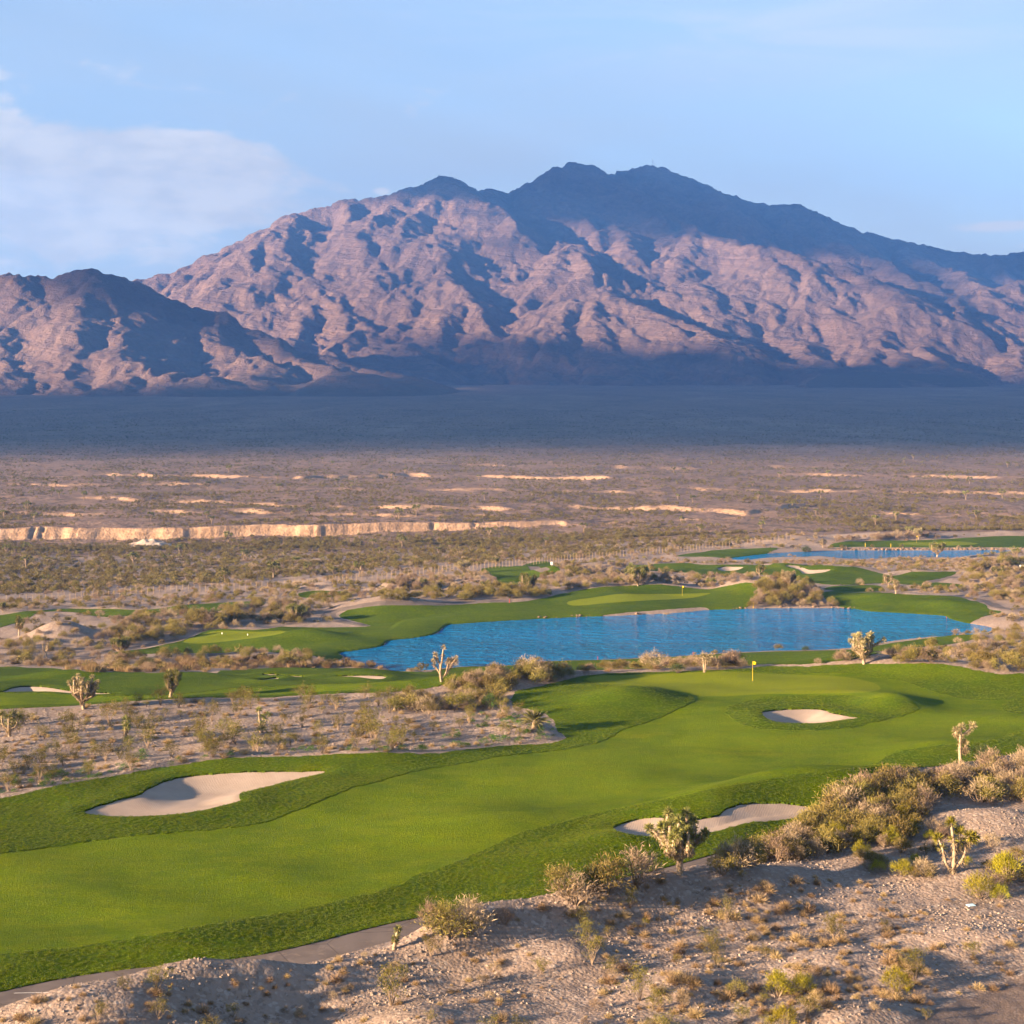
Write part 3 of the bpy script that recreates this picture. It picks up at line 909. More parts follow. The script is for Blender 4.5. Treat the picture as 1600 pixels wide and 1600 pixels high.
PATHS = [
    ('main', [(-160, 1602), (0, 1563), (100, 1541), (200, 1526), (300, 1517.5), (400, 1506), (500, 1485), (600, 1458), (700, 1437), (800, 1421), (900, 1401), (1000, 1378), (1100, 1352), (1180, 1327), (1260, 1291), (1330, 1252), (1400, 1217), (1450, 1205), (1500, 1199), (1560, 1191), (1650, 1178)], 2.4),
    ('fence', [(150, 948), (197, 943), (250, 937), (310, 931), (370, 927), (420, 924)], 4.0),
    ('bend', [(574, 977), (548, 975), (527, 969), (514, 961), (519, 955), (548, 950), (610, 943), (700, 943), (800, 938)], 2.6),
    ('left', [(120, 1030), (160, 1020), (212, 1011), (250, 1004), (282, 998)], 2.6),
    ('right', [(1470, 930), (1500, 932.5), (1527, 936), (1550, 943), (1562, 950), (1600, 951), (1660, 950)], 2.8),
    ('far', [(1450, 910), (1470, 906), (1490, 900)], 2.6),
    ('tee', [(832, 887), (842, 890), (853, 894)], 3.0),
    ('pond', [(1370, 1020), (1395, 1017), (1432, 1013), (1460, 1008)], 2.6),
]
DIRT = [(1390, 1615), (1412, 1600), (1452, 1582), (1505, 1559), (1550, 1542), (1600, 1514), (1760, 1480), (1800, 1700), (1400, 1700)]


def on_ground(P, n=5, closed=True, clean=False):
    C = catmull(P, n, closed)
    x, y, z = ground_at(C[:, 0], C[:, 1], clean)
    return np.stack([x, y], 1)


def on_plane(P, z, n=5):
    C = catmull(P, n)
    return np.stack(plane_at(C[:, 0], C[:, 1], z), 1)


def strip(P, width):
    """closed outline of a ribbon of even width along a centre line"""
    C = np.stack(ground_at(*np.array(catmull(P, 5, False)).T, clean=True)[:2], 1)
    for _ in range(3):
        C[1:-1] = 0.25 * C[:-2] + 0.5 * C[1:-1] + 0.25 * C[2:]
    T = np.gradient(C, axis=0)
    T /= np.linalg.norm(T, axis=1)[:, None] + 1e-9
    Nn = np.stack([-T[:, 1], T[:, 0]], 1) * width / 2
    return np.vstack([C + Nn, (C - Nn)[::-1]])


W = {}
W['pond1'] = on_plane(POND1, WATER1)
W['pond2'] = on_plane(POND2, WATER2)
W['fairway'] = on_ground(FAIRWAY)
W['green1'] = on_ground(GREEN1)
W['collar1'] = on_ground(COLLAR1)
W['collar2'] = on_ground(COLLAR2)
W['rough1'] = on_ground(ROUGH1, clean=True)
W['beach'] = on_plane(BEACH, WATER1 + 0.2, 4)
W['green2'] = on_ground(GREEN2)
W['green3'] = on_ground(GREEN3)
W['tee'] = on_ground(TEE)
W['f2fair'] = on_ground(F2_FAIRWAY)
W['dirt'] = on_ground(DIRT, 3)
for k, p in BUNKERS.items():
    W['b_' + k] = on_ground(p, 4)
for k, p in TURFS.items():
    W['t_' + k] = on_ground(p, 4)
for k, p, w in PATHS:
    W['p_' + k] = strip(p, w)

lap('outlines')
# ------------------------------------------------------------------ course terrain grid
turf_sd = np.full(GX.shape, 12.0)
for k in W:
    if k.startswith('t_') or k in ('rough1', 'p_main', 'green3'):
        turf_sd = np.minimum(turf_sd, sdf(W[k], GX, GY))
wild = sstep(-0.3, 2.0, turf_sd)
GZ += wild * (0.15 * fbm(GX / 5.5, GY / 5.5, 4, 41) + 0.30 * fbm(GX / 17, GY / 17, 2, 47)) + (1 - wild) * 0.42 * fbm(GX / 19, GY / 13, 2, 53)
for key in W:
    if key.startswith('b_'):
        d = sdf(W[key], GX, GY, 8.0)
        deep = {'b_left': 0.40, 'b_right': 0.45, 'b_green': 0.55}.get(key, 0.5)
        ins = np.clip(-d, 0, None)
        lip = 0.16 * np.exp(-((np.maximum(d, 0) - 0.9) / 1.3) ** 2)              # raised lip, then the sand falls away
        GZ += np.where(d < 7.9, lip * (1 - sstep(0, 1.4, ins)), 0) - deep * sstep(0, 3.2, ins)
d = sdf(W['p_main'], GX, GY, 6.0)
GZ = np.where(d < 5.9, GZ + (_CG.ravel() - 0.02 - GZ) * (1 - sstep(0.1, 2.2, d)), GZ)       # the path is cut level through the berms
for key, wz in (('pond1', WATER1), ('pond2', WATER2)):
    d = sdf(W[key], GX, GY, 16.0)
    shore = wz + 0.12 + 0.10 * np.clip(d, 0, 16)
    w = sstep(0.0, 9.0 if key == 'pond1' else 7.0, d)
    GZ = np.where(d >= 0, shore * (1 - w) + np.where(d < 15.9, np.maximum(GZ, wz + 0.3 - 3.0 * sstep(8, 15, d)), GZ) * w, wz - np.clip(-d * 0.45, 0, 1.4) + 0.10 * np.exp(d / 0.6))
i0 = np.arange(len(rows) - 1)[:, None] * NU + np.arange(NU - 1)[None, :]
i0 = i0.ravel()
GT = np.vstack([np.stack([i0, i0 + 1, i0 + NU + 1], 1), np.stack([i0, i0 + NU + 1, i0 + NU], 1)])
GV = np.stack([GX, GY, GZ], 1)


class Land:
    """a triangle sheet that can be cut along outlines"""
    def __init__(s, V, T):
        s.V, s.rest = V, T

    def cut(s, poly, wob=0.0):
        V, T = s.V, s.rest
        lo, hi = poly.min(0) - 3, poly.max(0) + 3
        tv = V[T]
        near = (tv[:, :, 0].max(1) > lo[0]) & (tv[:, :, 0].min(1) < hi[0]) & (tv[:, :, 1].max(1) > lo[1]) & (tv[:, :, 1].min(1) < hi[1])
        Tn = T[near]
        used = np.unique(Tn)
        f = np.full(len(V), 9.0)
        f[used] = sdf(poly, V[used, 0], V[used, 1], 9.0) + wob * fbm(V[used, 0] / 0.9, V[used, 1] / 0.9, 3, 5)
        f[np.abs(f) < 1e-4] = 1e-4
        neg = f[Tn] < 0
        c = neg.sum(1)
        inside, outside = [Tn[c == 3]], [T[~near], Tn[c == 0]]
        mix = (c == 1) | (c == 2)
        Tm, nm, cm = Tn[mix], neg[mix], c[mix]
        cuts = np.zeros((0, 2), int)
        if len(Tm):
            lone = np.where(cm == 1, np.argmax(nm, 1), np.argmin(nm, 1))
            r = np.arange(len(Tm))
            a, b, d = Tm[r, lone], Tm[r, (lone + 1) % 3], Tm[r, (lone + 2) % 3]
            e = np.vstack([np.stack([a, b], 1), np.stack([a, d], 1)])
            es = np.sort(e, 1)
            key = es[:, 0].astype(np.int64) * 10_000_000 + es[:, 1]
            uq, inv = np.unique(key, return_inverse=True)
            e0, e1 = (uq // 10_000_000).astype(int), (uq % 10_000_000).astype(int)
            t = f[e0] / (f[e0] - f[e1])
            NV = V[e0] + (V[e1] - V[e0]) * t[:, None]
            p, q = inv[:len(a)] + len(V), inv[len(a):] + len(V)
            s.V = np.vstack([V, NV])
            tri1 = np.stack([a, p, q], 1)
            tri2 = np.vstack([np.stack([p, b, d], 1), np.stack([p, d, q], 1)])
            li = cm == 1
            inside += [tri1[li], tri2[np.concatenate([~li, ~li])]]
            outside += [tri1[~li], tri2[np.concatenate([li, li])]]
            cuts = np.stack([p, q], 1)
        s.rest = np.vstack(outside)
        return np.vstack(inside), cuts


lap('sdf')
land = Land(GV, GT)
zones = {}
skirts = {}
order = [k for k in W if k.startswith('b_')] + ['beach', 'green1', 'green2', 'green3', 'tee', 'collar1', 'collar2', 'fairway', 'f2fair'] + [k for k in W if k.startswith('p_')] + ['rough1'] + [k for k in W if k.startswith('t_')] + ['dirt']
for k in order:
    zones[k], skirts[k] = land.cut(W[k], 0.04 if k.startswith(('p_', 'green', 'tee')) else 0.10 if k.startswith('b_') else 0.22)
LV = land.V


def zone_object(name, tris, mat, dz, label=None, cuts=None):
    if len(tris) == 0:
        return None
    idx, inv = np.unique(tris, return_inverse=True)
    T = inv.reshape(tris.shape)
    V = LV[idx].copy()
    V[:, 2] += dz
    if cuts is not None and len(cuts):
        mp = np.full(len(LV), -1)
        mp[idx] = np.arange(len(idx))
        cc = mp[cuts]
        cc = cc[(cc >= 0).all(1)]
        if len(cc):
            u, iv = np.unique(cc, return_inverse=True)
            iv = iv.reshape(cc.shape)
            low = V[u].copy()
            low[:, 2] -= 0.35
            base = len(V)
            top0, top1 = base + len(u) + iv[:, 0], base + len(u) + iv[:, 1]
            b0, b1 = base + iv[:, 0], base + iv[:, 1]
            V = np.vstack([V, low, V[u]])
            T = np.vstack([T, np.stack([top0, top1, b1], 1), np.stack([top0, b1, b0], 1)])
    o = link(name, mesh_np(name, V, T, [mat]))
    tag(o, label, None, None, 'structure')
    return o


all_cuts = np.vstack([c for c in skirts.values() if len(c)])
rough_t = np.vstack([zones['rough1'], zones['collar1'], zones['collar2']])
zone_object('rough', rough_t, M['rough'], 0.035, 'longer darker green grass edging the main fairway', all_cuts)
zone_object('fairway', zones['fairway'], M['fairway'], 0.0, 'broad bright green mown fairway sweeping up to the green', all_cuts)
zone_object('fairway', zones['f2fair'], M['fairway'], 0.0, 'narrow mown fairway strip beyond the gravel ground')
zone_object('putting_green', zones['green1'], M['green'], 0.0, 'smooth putting green with the yellow flag')
zone_object('putting_green', zones['green2'], M['green'], 0.02, 'smooth putting green across the pond')
zone_object('putting_green', zones['green3'], M['green'], 0.02, 'distant putting green behind the far pond')
zone_object('tee', zones['tee'], M['green'], 0.02, 'mown tee beside the near pond')
BLAB = {'green': 'sand bunker in front of the putting green', 'left': 'long pale sand bunker left of the fairway', 'right': 'sand bunker behind the shaggy Joshua tree', 'f2a': 'thin sand bunker at the left picture edge', 'f2b': 'small bunker beyond the gravel ground',
        'f2c': 'thin flat bunker near the pond tip', 'f2d': 'sliver of bunker beside the strip fairway', 'f7a': 'small round far bunker', 'f7b': 'bent far bunker beyond the near pond'}
for k in BUNKERS:
    zone_object('sand_bunker', zones['b_' + k], M['sand'], -0.10, BLAB[k])
zone_object('beach', zones['beach'], M['gravel'], 0.0, 'pale sand beach below the green across the pond')
for k, p, w in PATHS:
    zone_object('cart_path', zones['p_' + k], M['path'], -0.01, None)
for k in TURFS:
    zone_object('turf', zones['t_' + k], M['turf'], 0.05, None, all_cuts)
zone_object('dirt_road', zones['dirt'], M['dirt'], 0.0, 'smooth bare dirt in the bottom corner')
zone_object('desert_ground', land.rest, M['gravel'], 0.0, 'gravelly desert ground between the turf')

lap('zones')
# ponds
for nm, key, z, lab in (('pond', 'pond1', WATER1, 'rippled blue pond between the two greens'), ('pond', 'pond2', WATER2, 'long narrow far pond with stone edging')):
    P = W[key]
    lo, hi = P.min(0) - 1.5, P.max(0) + 1.5
    nx, ny = 60, 40
    xs, ys = np.linspace(lo[0], hi[0], nx), np.linspace(lo[1], hi[1], ny)
    A, B = np.meshgrid(xs, ys)
    ii = (np.arange(ny - 1)[:, None] * nx + np.arange(nx - 1)[None, :]).ravel()
    T = np.vstack([np.stack([ii, ii + 1, ii + nx + 1], 1), np.stack([ii, ii + nx + 1, ii + nx], 1)])
    pl = Land(np.stack([A.ravel(), B.ravel(), np.full(A.size, z)], 1), T)
    # the sheet ends just inside the bank, under the rim of the ground
    c = P.mean(0)
    Tin, _ = pl.cut(P + (P - c) / (np.linalg.norm(P - c, axis=1)[:, None] + 1e-9) * 0.35)
    idx, inv = np.unique(Tin, return_inverse=True)
    tag(link(nm, mesh_np(nm, pl.V[idx], inv.reshape(Tin.shape), [M['water']])), lab, None, None, 'structure')

# ------------------------------------------------------------------ the plain with its wash bank
ii = (np.arange(len(prow) - 1)[:, None] * NP + np.arange(NP - 1)[None, :]).ravel()
PT = np.vstack([np.stack([ii, ii + 1, ii + NP + 1], 1), np.stack([ii, ii + NP + 1, ii + NP], 1)])
PV = np.stack([PX, PYr, PZ], 1)


def bank_mat():
    """the plain: bare pale earth where the ground is steep, scrub-speckled where flat"""
    m = M['plain']
    nt = m.node_tree
    b = nt.nodes['Principled BSDF']
    geo = N(nt, 'ShaderNodeNewGeometry')
    sp = N(nt, 'ShaderNodeSeparateXYZ')
    nt.links.new(geo.outputs['True Normal'], sp.inputs[0])
    steep = smooth(nt, sp.outputs[2], 0.975, 0.88)
    old = b.inputs['Base Color'].links[0].from_socket
    pale = mixc(nt, smooth(nt, obj_noise(nt, 0.25, 5, 0.65, stretched(nt, 1, 1, 3)), 0.35, 0.65), (0.235, 0.150, 0.092), (0.315, 0.212, 0.138))
    nt.links.new(mixc(nt, steep, old, pale), b.inputs['Base Color'])


bank_mat()
tag(link('desert_plain', mesh_np('desert_plain', PV, PT, [M['plain']])), 'wide scrub plain rising to the mountain', None, None, 'structure')
# ground far out to all sides, below everything else
gs = mesh_np('outer_ground', np.array([[-3700, -320, -32], [3700, -320, -32], [3700, 8400, -32], [-3700, 8400, -32]]), np.array([[0, 1, 2, 3]]), [M['plain']])
tag(link('outer_ground', gs), None, None, None, 'structure')
tag(link('near_ground', mesh_np('near_ground', np.array([(-300, -200, 0.9), (300, -200, 0.9), (300, 47, 0.9), (-300, 47, 0.9)]), np.array([[0, 1, 2, 3]]), [M['gravel']])), None, None, None, 'structure')

lap('plain')
# ------------------------------------------------------------------ mountains


def ridge3(P):
    P = np.array(P, float)
    x = (P[:, 0] - 800) / F * P[:, 2]
    z = H + (YH - P[:, 1]) / F * P[:, 2]
    return np.stack([x, P[:, 2], z], 1)


MAIN = [
    [(120, 470, 6000), (215, 436, 6100), (300, 418, 6150), (345, 395, 6200), (430, 350, 6350), (452, 335, 6400), (500, 325, 6450), (560, 311, 6500), (600, 307, 6500), (650, 290, 6600), (690, 275, 6650), (715, 277, 6680), (735, 292, 6720), (790, 300, 6850), (830, 285, 6950), (860, 265, 7000), (890, 253, 7050), (935, 261, 7080), (943, 276, 7100), (985, 265, 7200), (1020, 257, 7250), (1060, 272, 7250), (1100, 290, 7250), (1160, 312, 7250), (1200, 322, 7250), (1225, 318, 7250), (1280, 332, 7200), (1340, 358, 7200), (1400, 375, 7200), (1460, 385, 7200), (1500, 395, 7200), (1560, 400, 7200), (1610, 394, 7200), (1700, 402, 7200), (1900, 440, 7200)],
    [(690, 275, 6650), (660, 330, 6300), (610, 380, 6000), (570, 425, 5750), (500, 480, 5400), (450, 530, 5100), (420, 578, 4800)],
    [(735, 292, 6720), (765, 350, 6350), (730, 405, 5950), (690, 425, 5700), (645, 480, 5400), (600, 530, 5100), (565, 582, 4780)],
    [(690, 425, 5700), (740, 470, 5450), (770, 520, 5150), (740, 570, 4850)],
    [(870, 262, 7000), (835, 345, 6550), (825, 372, 6350), (885, 382, 6050), (925, 423, 5720), (890, 460, 5560), (830, 500, 5300)],
    [(885, 382, 6050), (840, 430, 5800), (815, 470, 5550)],
    [(935, 261, 7080), (950, 330, 6700), (985, 385, 6250), (1010, 420, 5950), (1030, 450, 5700), (1070, 480, 5500)],
    [(940, 446, 5450), (1000, 480, 5220), (1080, 513, 5020), (1115, 550, 4800)],
    [(940, 446, 5450), (880, 485, 5230), (810, 530, 4980), (765, 575, 4760)],
    [(940, 446, 5450), (935, 500, 5120), (955, 565, 4760)],
    [(880, 485, 5230), (870, 540, 4900), (850, 580, 4700)],
    [(1020, 257, 7250), (1045, 330, 6800), (1090, 362, 6350), (1180, 383, 6080), (1260, 400, 5950), (1330, 430, 5720), (1388, 458, 5500)],
    [(1090, 362, 6350), (1060, 420, 5950), (1100, 455, 5650), (1150, 500, 5300)],
    [(1180, 383, 6080), (1170, 440, 5720), (1215, 490, 5400), (1250, 540, 5080), (1235, 592, 4700)],
    [(1260, 400, 5950), (1270, 450, 5620), (1320, 500, 5300), (1350, 545, 5000), (1330, 592, 4700)],
    [(1388, 458, 5500), (1360, 515, 5180), (1400, 560, 4900), (1440, 600, 4620)],
    [(1225, 318, 7250), (1300, 375, 6850), (1370, 412, 6500), (1440, 440, 6200)],
    [(1400, 375, 7200), (1470, 420, 6700), (1540, 452, 5900)],
    [(1700, 430, 6200), (1600, 440, 5950), (1540, 452, 5750), (1490, 490, 5420), (1455, 540, 5100), (1470, 595, 4650)],
    [(1540, 452, 5750), (1570, 520, 5300), (1600, 585, 4750)],
    [(1640, 445, 5900), (1680, 520, 5300), (1700, 585, 4750)],
    [(345, 395, 6200), (385, 440, 5900), (375, 480, 5600), (420, 520, 5300)],
    [(452, 335, 6400), (440, 390, 6050), (480, 430, 5750), (530, 480, 5420), (565, 520, 5120)],
    [(560, 311, 6500), (540, 370, 6150), (560, 410, 5850)],
    [(1040, 540, 4950), (1000, 570, 4780), (985, 600, 4560)],
    [(1120, 560, 4850), (1160, 580, 4680), (1185, 600, 4560)],
    [(640, 540, 5000), (660, 585, 4700)],
]
FOOT = [
    [(-260, 420, 4300), (-120, 445, 4300), (0, 436, 4250), (30, 428, 4250), (62, 434, 4280), (110, 425, 4300), (150, 421, 4320), (180, 430, 4330), (215, 441, 4330), (260, 466, 4330), (300, 480, 4320), (350, 493, 4300), (400, 520, 4250), (450, 545, 4180), (520, 566, 4080), (590, 592, 3960), (650, 625, 3830)],
    [(30, 428, 4250), (80, 500, 4030), (110, 560, 3820), (95, 612, 3560)],
    [(-60, 440, 4270), (-20, 520, 3980), (10, 580, 3720), (0, 620, 3500)],
    [(150, 421, 4320), (190, 480, 4130), (175, 530, 3930), (235, 572, 3720), (285, 615, 3500)],
    [(235, 572, 3720), (180, 610, 3520)],
    [(260, 466, 4330), (305, 520, 4130), (370, 560, 3920), (405, 605, 3640)],
    [(400, 520, 4250), (450, 562, 4020), (520, 592, 3830), (560, 625, 3600)],
    [(-120, 445, 4300), (-140, 540, 3900), (-120, 610, 3550)],
]


def erosion(x, y, gx, gy, scale, octv, seed):
    """gullies that run down the slope (gx, gy): a sum of stripes laid along the fall line"""
    tot = np.zeros_like(x)
    amp, fr = 1.0, 1.0 / scale
    dx, dy = -gy.copy(), gx.copy()
    for o in range(octv):
        px, py = x * fr, y * fr
        ix, iy = np.floor(px), np.floor(py)
        fx, fy = px - ix, py - iy
        va = np.zeros_like(x)
        vx = np.zeros_like(x)
        vy = np.zeros_like(x)
        wt = np.zeros_like(x)
        for i in (-1, 0, 1, 2):
            for j in (-1, 0, 1, 2):
                hx = _hash(ix + i, iy + j, seed + o * 5) * 0.5
                hy = _hash(ix + i, iy + j, seed + o * 5 + 2) * 0.5
                qx, qy = fx - i - hx, fy - j - hy
                w = np.exp(-2.0 * (qx * qx + qy * qy))
                ph = (qx * dx + qy * dy) * 2 * np.pi
                va += np.cos(ph) * w
                s_ = -np.sin(ph) * w
                vx += s_ * dx
                vy += s_ * dy
                wt += w
        va, vx, vy = va / wt, vx / wt, vy / wt
        tot += amp * va
        dx = dx + vy * 0.35
        dy = dy - vx * 0.35
        l = np.hypot(dx, dy) + 1e-6
        dx, dy = dx / l * np.minimum(l, 1.6), dy / l * np.minimum(l, 1.6)
        amp *= 0.52
        fr *= 1.95
    return tot


PEAKS = []


def far_hit(px, py):
    """where the sight line through a picture point meets the mountains or the plain"""
    Ys = np.arange(1000, 8290, 8.0)
    out = []
    for x, y in zip(px, py):
        u = (x - 800) / F
        z = plain_z(Ys)
        for ys, uu, Z in PEAKS:
            if u < uu[0] or u > uu[-1]:
                continue
            f = (u - uu[0]) / (uu[1] - uu[0])
            i = min(int(f), len(uu) - 2)
            col = Z[:, i] * (1 - f + i) + Z[:, i + 1] * (f - i)
            z = np.maximum(z, np.interp(Ys, ys, col, left=-500, right=-500))
        hit = np.nonzero(H - (y - YH) / F * Ys <= z)[0]
        k = hit[0] if len(hit) else len(Ys) - 1
        out.append((u * Ys[k], Ys[k], z[k]))
    return out


def mountain(name, ridges, y0, y1, nrow, ncol, slope, mat, label, seed, u0=-0.44, u1=0.44):
    ys = np.linspace(y0, y1, nrow)
    uu = np.linspace(u0, u1, ncol)
    A, B = np.meshgrid(uu, ys)
    X, Y = A * B, B
    wx = X + 75 * fbm(X / 420, Y / 420, 4, seed)
    wy = Y + 75 * fbm(X / 420 + 9, Y / 420, 4, seed + 3)
    spur = fbm(X / 650, Y / 650, 2, seed + 71)
    Z = np.full(X.shape, -400.0)
    D = np.full(X.shape, 9e9)
    for ri, r in enumerate(ridges):
        R = ridge3(r)
        kx, ky = (X, Y) if ri == 0 else (wx, wy)
        for a, b in zip(R[:-1], R[1:]):
            ex, ey = b[0] - a[0], b[1] - a[1]
            t = np.clip(((kx - a[0]) * ex + (ky - a[1]) * ey) / (ex * ex + ey * ey), 0, 1)
            d = np.hypot(kx - a[0] - t * ex, ky - a[1] - t * ey)
            h = a[2] + t * (b[2] - a[2])
            if ri == 0:
                zz = h - (slope + 0.30) * d * (0.9 + 0.3 * spur)
            else:
                zz = h - (slope + 0.06) * (np.sqrt(d * d + 40.0 ** 2) - 40.0) * (0.9 + 0.3 * spur)
            Z = np.maximum(Z, zz)
            D = np.minimum(D, d)
    # side ridges branch off the spurs, and smaller ones off those: sharp crests with gullies between
    rr = np.random.default_rng(seed)
    du = uu[1] - uu[0]
    dyr = ys[1] - ys[0]

    def side(p, q, k, reach):
        x0, x1 = min(p[0], q[0]) - reach, max(p[0], q[0]) + reach
        y0_, y1_ = min(p[1], q[1]) - reach, max(p[1], q[1]) + reach
        r0, r1 = max(0, int((y0_ - ys[0]) / dyr)), min(nrow, int((y1_ - ys[0]) / dyr) + 2)
        ua, ub = min(x0 / max(y0_, 1), x0 / y1_), max(x1 / max(y0_, 1), x1 / y1_)
        c0, c1 = max(0, int((ua - uu[0]) / du)), min(ncol, int((ub - uu[0]) / du) + 2)
        if r1 <= r0 or c1 <= c0:
            return
        gx0, gy0 = sx_[r0:r1, c0:c1], sy_[r0:r1, c0:c1]
        ex, ey = q[0] - p[0], q[1] - p[1]
        t = np.clip(((gx0 - p[0]) * ex + (gy0 - p[1]) * ey) / (ex * ex + ey * ey + 1e-6), 0, 1)
        d = np.hypot(gx0 - p[0] - t * ex, gy0 - p[1] - t * ey)
        zz = p[2] + t * (q[2] - p[2]) - k * (np.sqrt(d * d + 22.0 ** 2) - 22.0)
        np.maximum(Z[r0:r1, c0:c1], zz, out=Z[r0:r1, c0:c1])
    sx_ = X + 16 * fbm(X / 130, Y / 130, 3, seed + 81)
    sy_ = Y + 16 * fbm(X / 130 + 4, Y / 130, 3, seed + 83)

    def branch(P, level):
        gap, length, drop, k = ((380, 560, 0.50, 0.74), (170, 200, 0.60, 0.80))[level]
        seg = np.linalg.norm(np.diff(P[:, :2], axis=0), axis=1)
        tot = np.concatenate([[0], np.cumsum(seg)])
        s0 = gap * rr.random()
        sidesgn = 1
        while s0 < tot[-1]:
            p = np.array([np.interp(s0, tot, P[:, c]) for c in range(3)])
            i_ = min(np.searchsorted(tot, s0, 'right') - 1, len(seg) - 1)
            dr = P[i_ + 1] - P[i_]
            if dr[2] > 0:
                dr = -dr
            fwd = dr[:2] / (np.linalg.norm(dr[:2]) + 1e-6)
            steep_ = min(abs(dr[2]) / (np.linalg.norm(dr[:2]) + 1e-6), 0.6)
            for sg in ((1, -1) if level == 0 else (sidesgn,)):
                ang = sg * (1.25 - 0.9 * steep_ + 0.30 * rr.normal())
                dv = np.array([fwd[0] * math.cos(ang) - fwd[1] * math.sin(ang), fwd[0] * math.sin(ang) + fwd[1] * math.cos(ang)])
                L = length * (0.55 + 0.8 * rr.random())
                pts3 = [p - np.array([0, 0, 3.0])]
                for m_ in range(3):
                    dv = dv + rr.normal(size=2) * 0.16
                    dv /= np.linalg.norm(dv)
                    g_ = drop * (0.75 + 0.5 * rr.random()) * (0.8 + 0.2 * m_)
                    pts3.append(pts3[-1] + np.array([dv[0] * L / 3, dv[1] * L / 3, -g_ * L / 3]))
                pts3 = np.array(pts3)
                for a_, b_ in zip(pts3[:-1], pts3[1:]):
                    side(a_, b_, k, 230 if level == 0 else 95)
                if level == 0:
                    branch(pts3, 1)
            sidesgn = -sidesgn
            s0 += gap * (0.6 + 0.8 * rr.random())
    for r in ridges:
        branch(ridge3(r), 0)
    gy_ = np.gradient(Z, axis=0) / np.gradient(Y, axis=0)
    gx_ = np.gradient(Z, axis=1) / np.gradient(X, axis=1)
    gl = np.hypot(gx_, gy_) + 1e-5
    k = np.minimum(gl, 1.0) / gl * 1.25
    e = erosion(X, Y, gx_ * k, gy_ * k, 330.0, 5, seed + 7)
    off = sstep(20, 260, D) * sstep(0.05, 0.4, gl)
    ridged = (1 - 2 * np.abs(fbm(wx / 560, wy / 560, 3, seed + 41)))
    Z = Z + off * 26 * (ridged - 0.45)
    Z = Z + (e - 0.75) * 11.0 * sstep(0, 90, D) * sstep(0.1, 0.45, gl)
    crag = np.exp(-D / 70.0) if ridges is FOOT else np.exp(-D / 45.0)
    Z = Z + crag * (9 * (1 - 2 * np.abs(pnoise(X / 95, Y / 95, seed + 91))) + 7 * (1 - 2 * np.abs(pnoise(X / 38, Y / 38, seed + 93))) - 6)
    # rock bands that stand out as small cliffs
    bed = (Z + 0.10 * X + 45 * fbm(X / 500, Y / 500, 3, seed + 57)) / 85.0
    fr = bed - np.floor(bed)
    Z = Z + 11.0 * (sstep(0.0, 0.14, fr) - fr) * sstep(-0.1, 0.35, fbm(X / 700, Y / 700, 2, seed + 61))
    Z = Z + 5.0 * fbm(X / 110, Y / 110, 4, seed + 23) - 5.0 * np.abs(fbm(X / 60, Y / 60, 3, seed + 29))
    pl = plain_z(Y) - 60.0 - 160.0 * sstep(u1 - 0.06, u1, A) * (u1 < 0.3) + sstep(y0 + 60, y0 + 700, Y) * sstep(u1, u1 - 0.16, A) * np.clip(28 + 105.0 * fbm(X / 640, Y / 1300, 3, seed + 97), -20, 80)
    kk = 62.0
    Z = np.maximum(Z, pl) + kk * np.log1p(np.exp(-np.abs(Z - pl) / kk))      # fans of debris at the foot
    ii = (np.arange(nrow - 1)[:, None] * ncol + np.arange(ncol - 1)[None, :]).ravel()
    T = np.vstack([np.stack([ii, ii + 1, ii + ncol + 1], 1), np.stack([ii, ii + ncol + 1, ii + ncol], 1)])
    V = np.stack([X.ravel(), Y.ravel(), Z.ravel()], 1)
    zt = V[T][:, :, 2].max(1)
    yt = V[T][:, :, 1].mean(1)
    T = T[zt > plain_z(yt) - 1.0]
    PEAKS.append((ys, uu, Z))
    idx, inv = np.unique(T, return_inverse=True)
    o = link(name, mesh_np(name, V[idx], inv.reshape(T.shape), [mat]))
    return tag(o, label, None, None, 'structure')


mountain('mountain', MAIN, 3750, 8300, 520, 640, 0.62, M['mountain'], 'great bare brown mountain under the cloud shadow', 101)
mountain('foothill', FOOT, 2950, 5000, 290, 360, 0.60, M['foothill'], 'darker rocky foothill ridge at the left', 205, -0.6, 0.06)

lap('mountains')
# haze between here and the mountain
hz = bpy.data.materials.new('haze_air')
hz.use_nodes = True
nt = hz.node_tree
nt.nodes.clear()
ho = N(nt, 'ShaderNodeOutputMaterial')
pv = N(nt, 'ShaderNodeVolumePrincipled')
pv.inputs['Color'].default_value = (0.10, 0.34, 1.0, 1)
pv.inputs['Density'].default_value = 8.4e-5
pv.inputs['Anisotropy'].default_value = 0.0
nt.links.new(pv.outputs[0], ho.inputs['Volume'])
BX, BY0, BY1, BZ = 3750.0, -350.0, 8450.0, 1400.0
hb = [(-BX, BY0, -40), (BX, BY0, -40), (BX, BY1, -40), (-BX, BY1, -40), (-BX, BY0, BZ), (BX, BY0, BZ), (BX, BY1, BZ), (-BX, BY1, BZ)]
hf = [(0, 3, 2, 1), (4, 5, 6, 7), (0, 1, 5, 4), (1, 2, 6, 5), (2, 3, 7, 6), (3, 0, 4, 7)]
tag(link('haze', mesh_np('haze', np.array(hb, float), np.array(hf), [hz], None, False)), 'thin blue haze in front of the mountain', None, None, 'stuff')

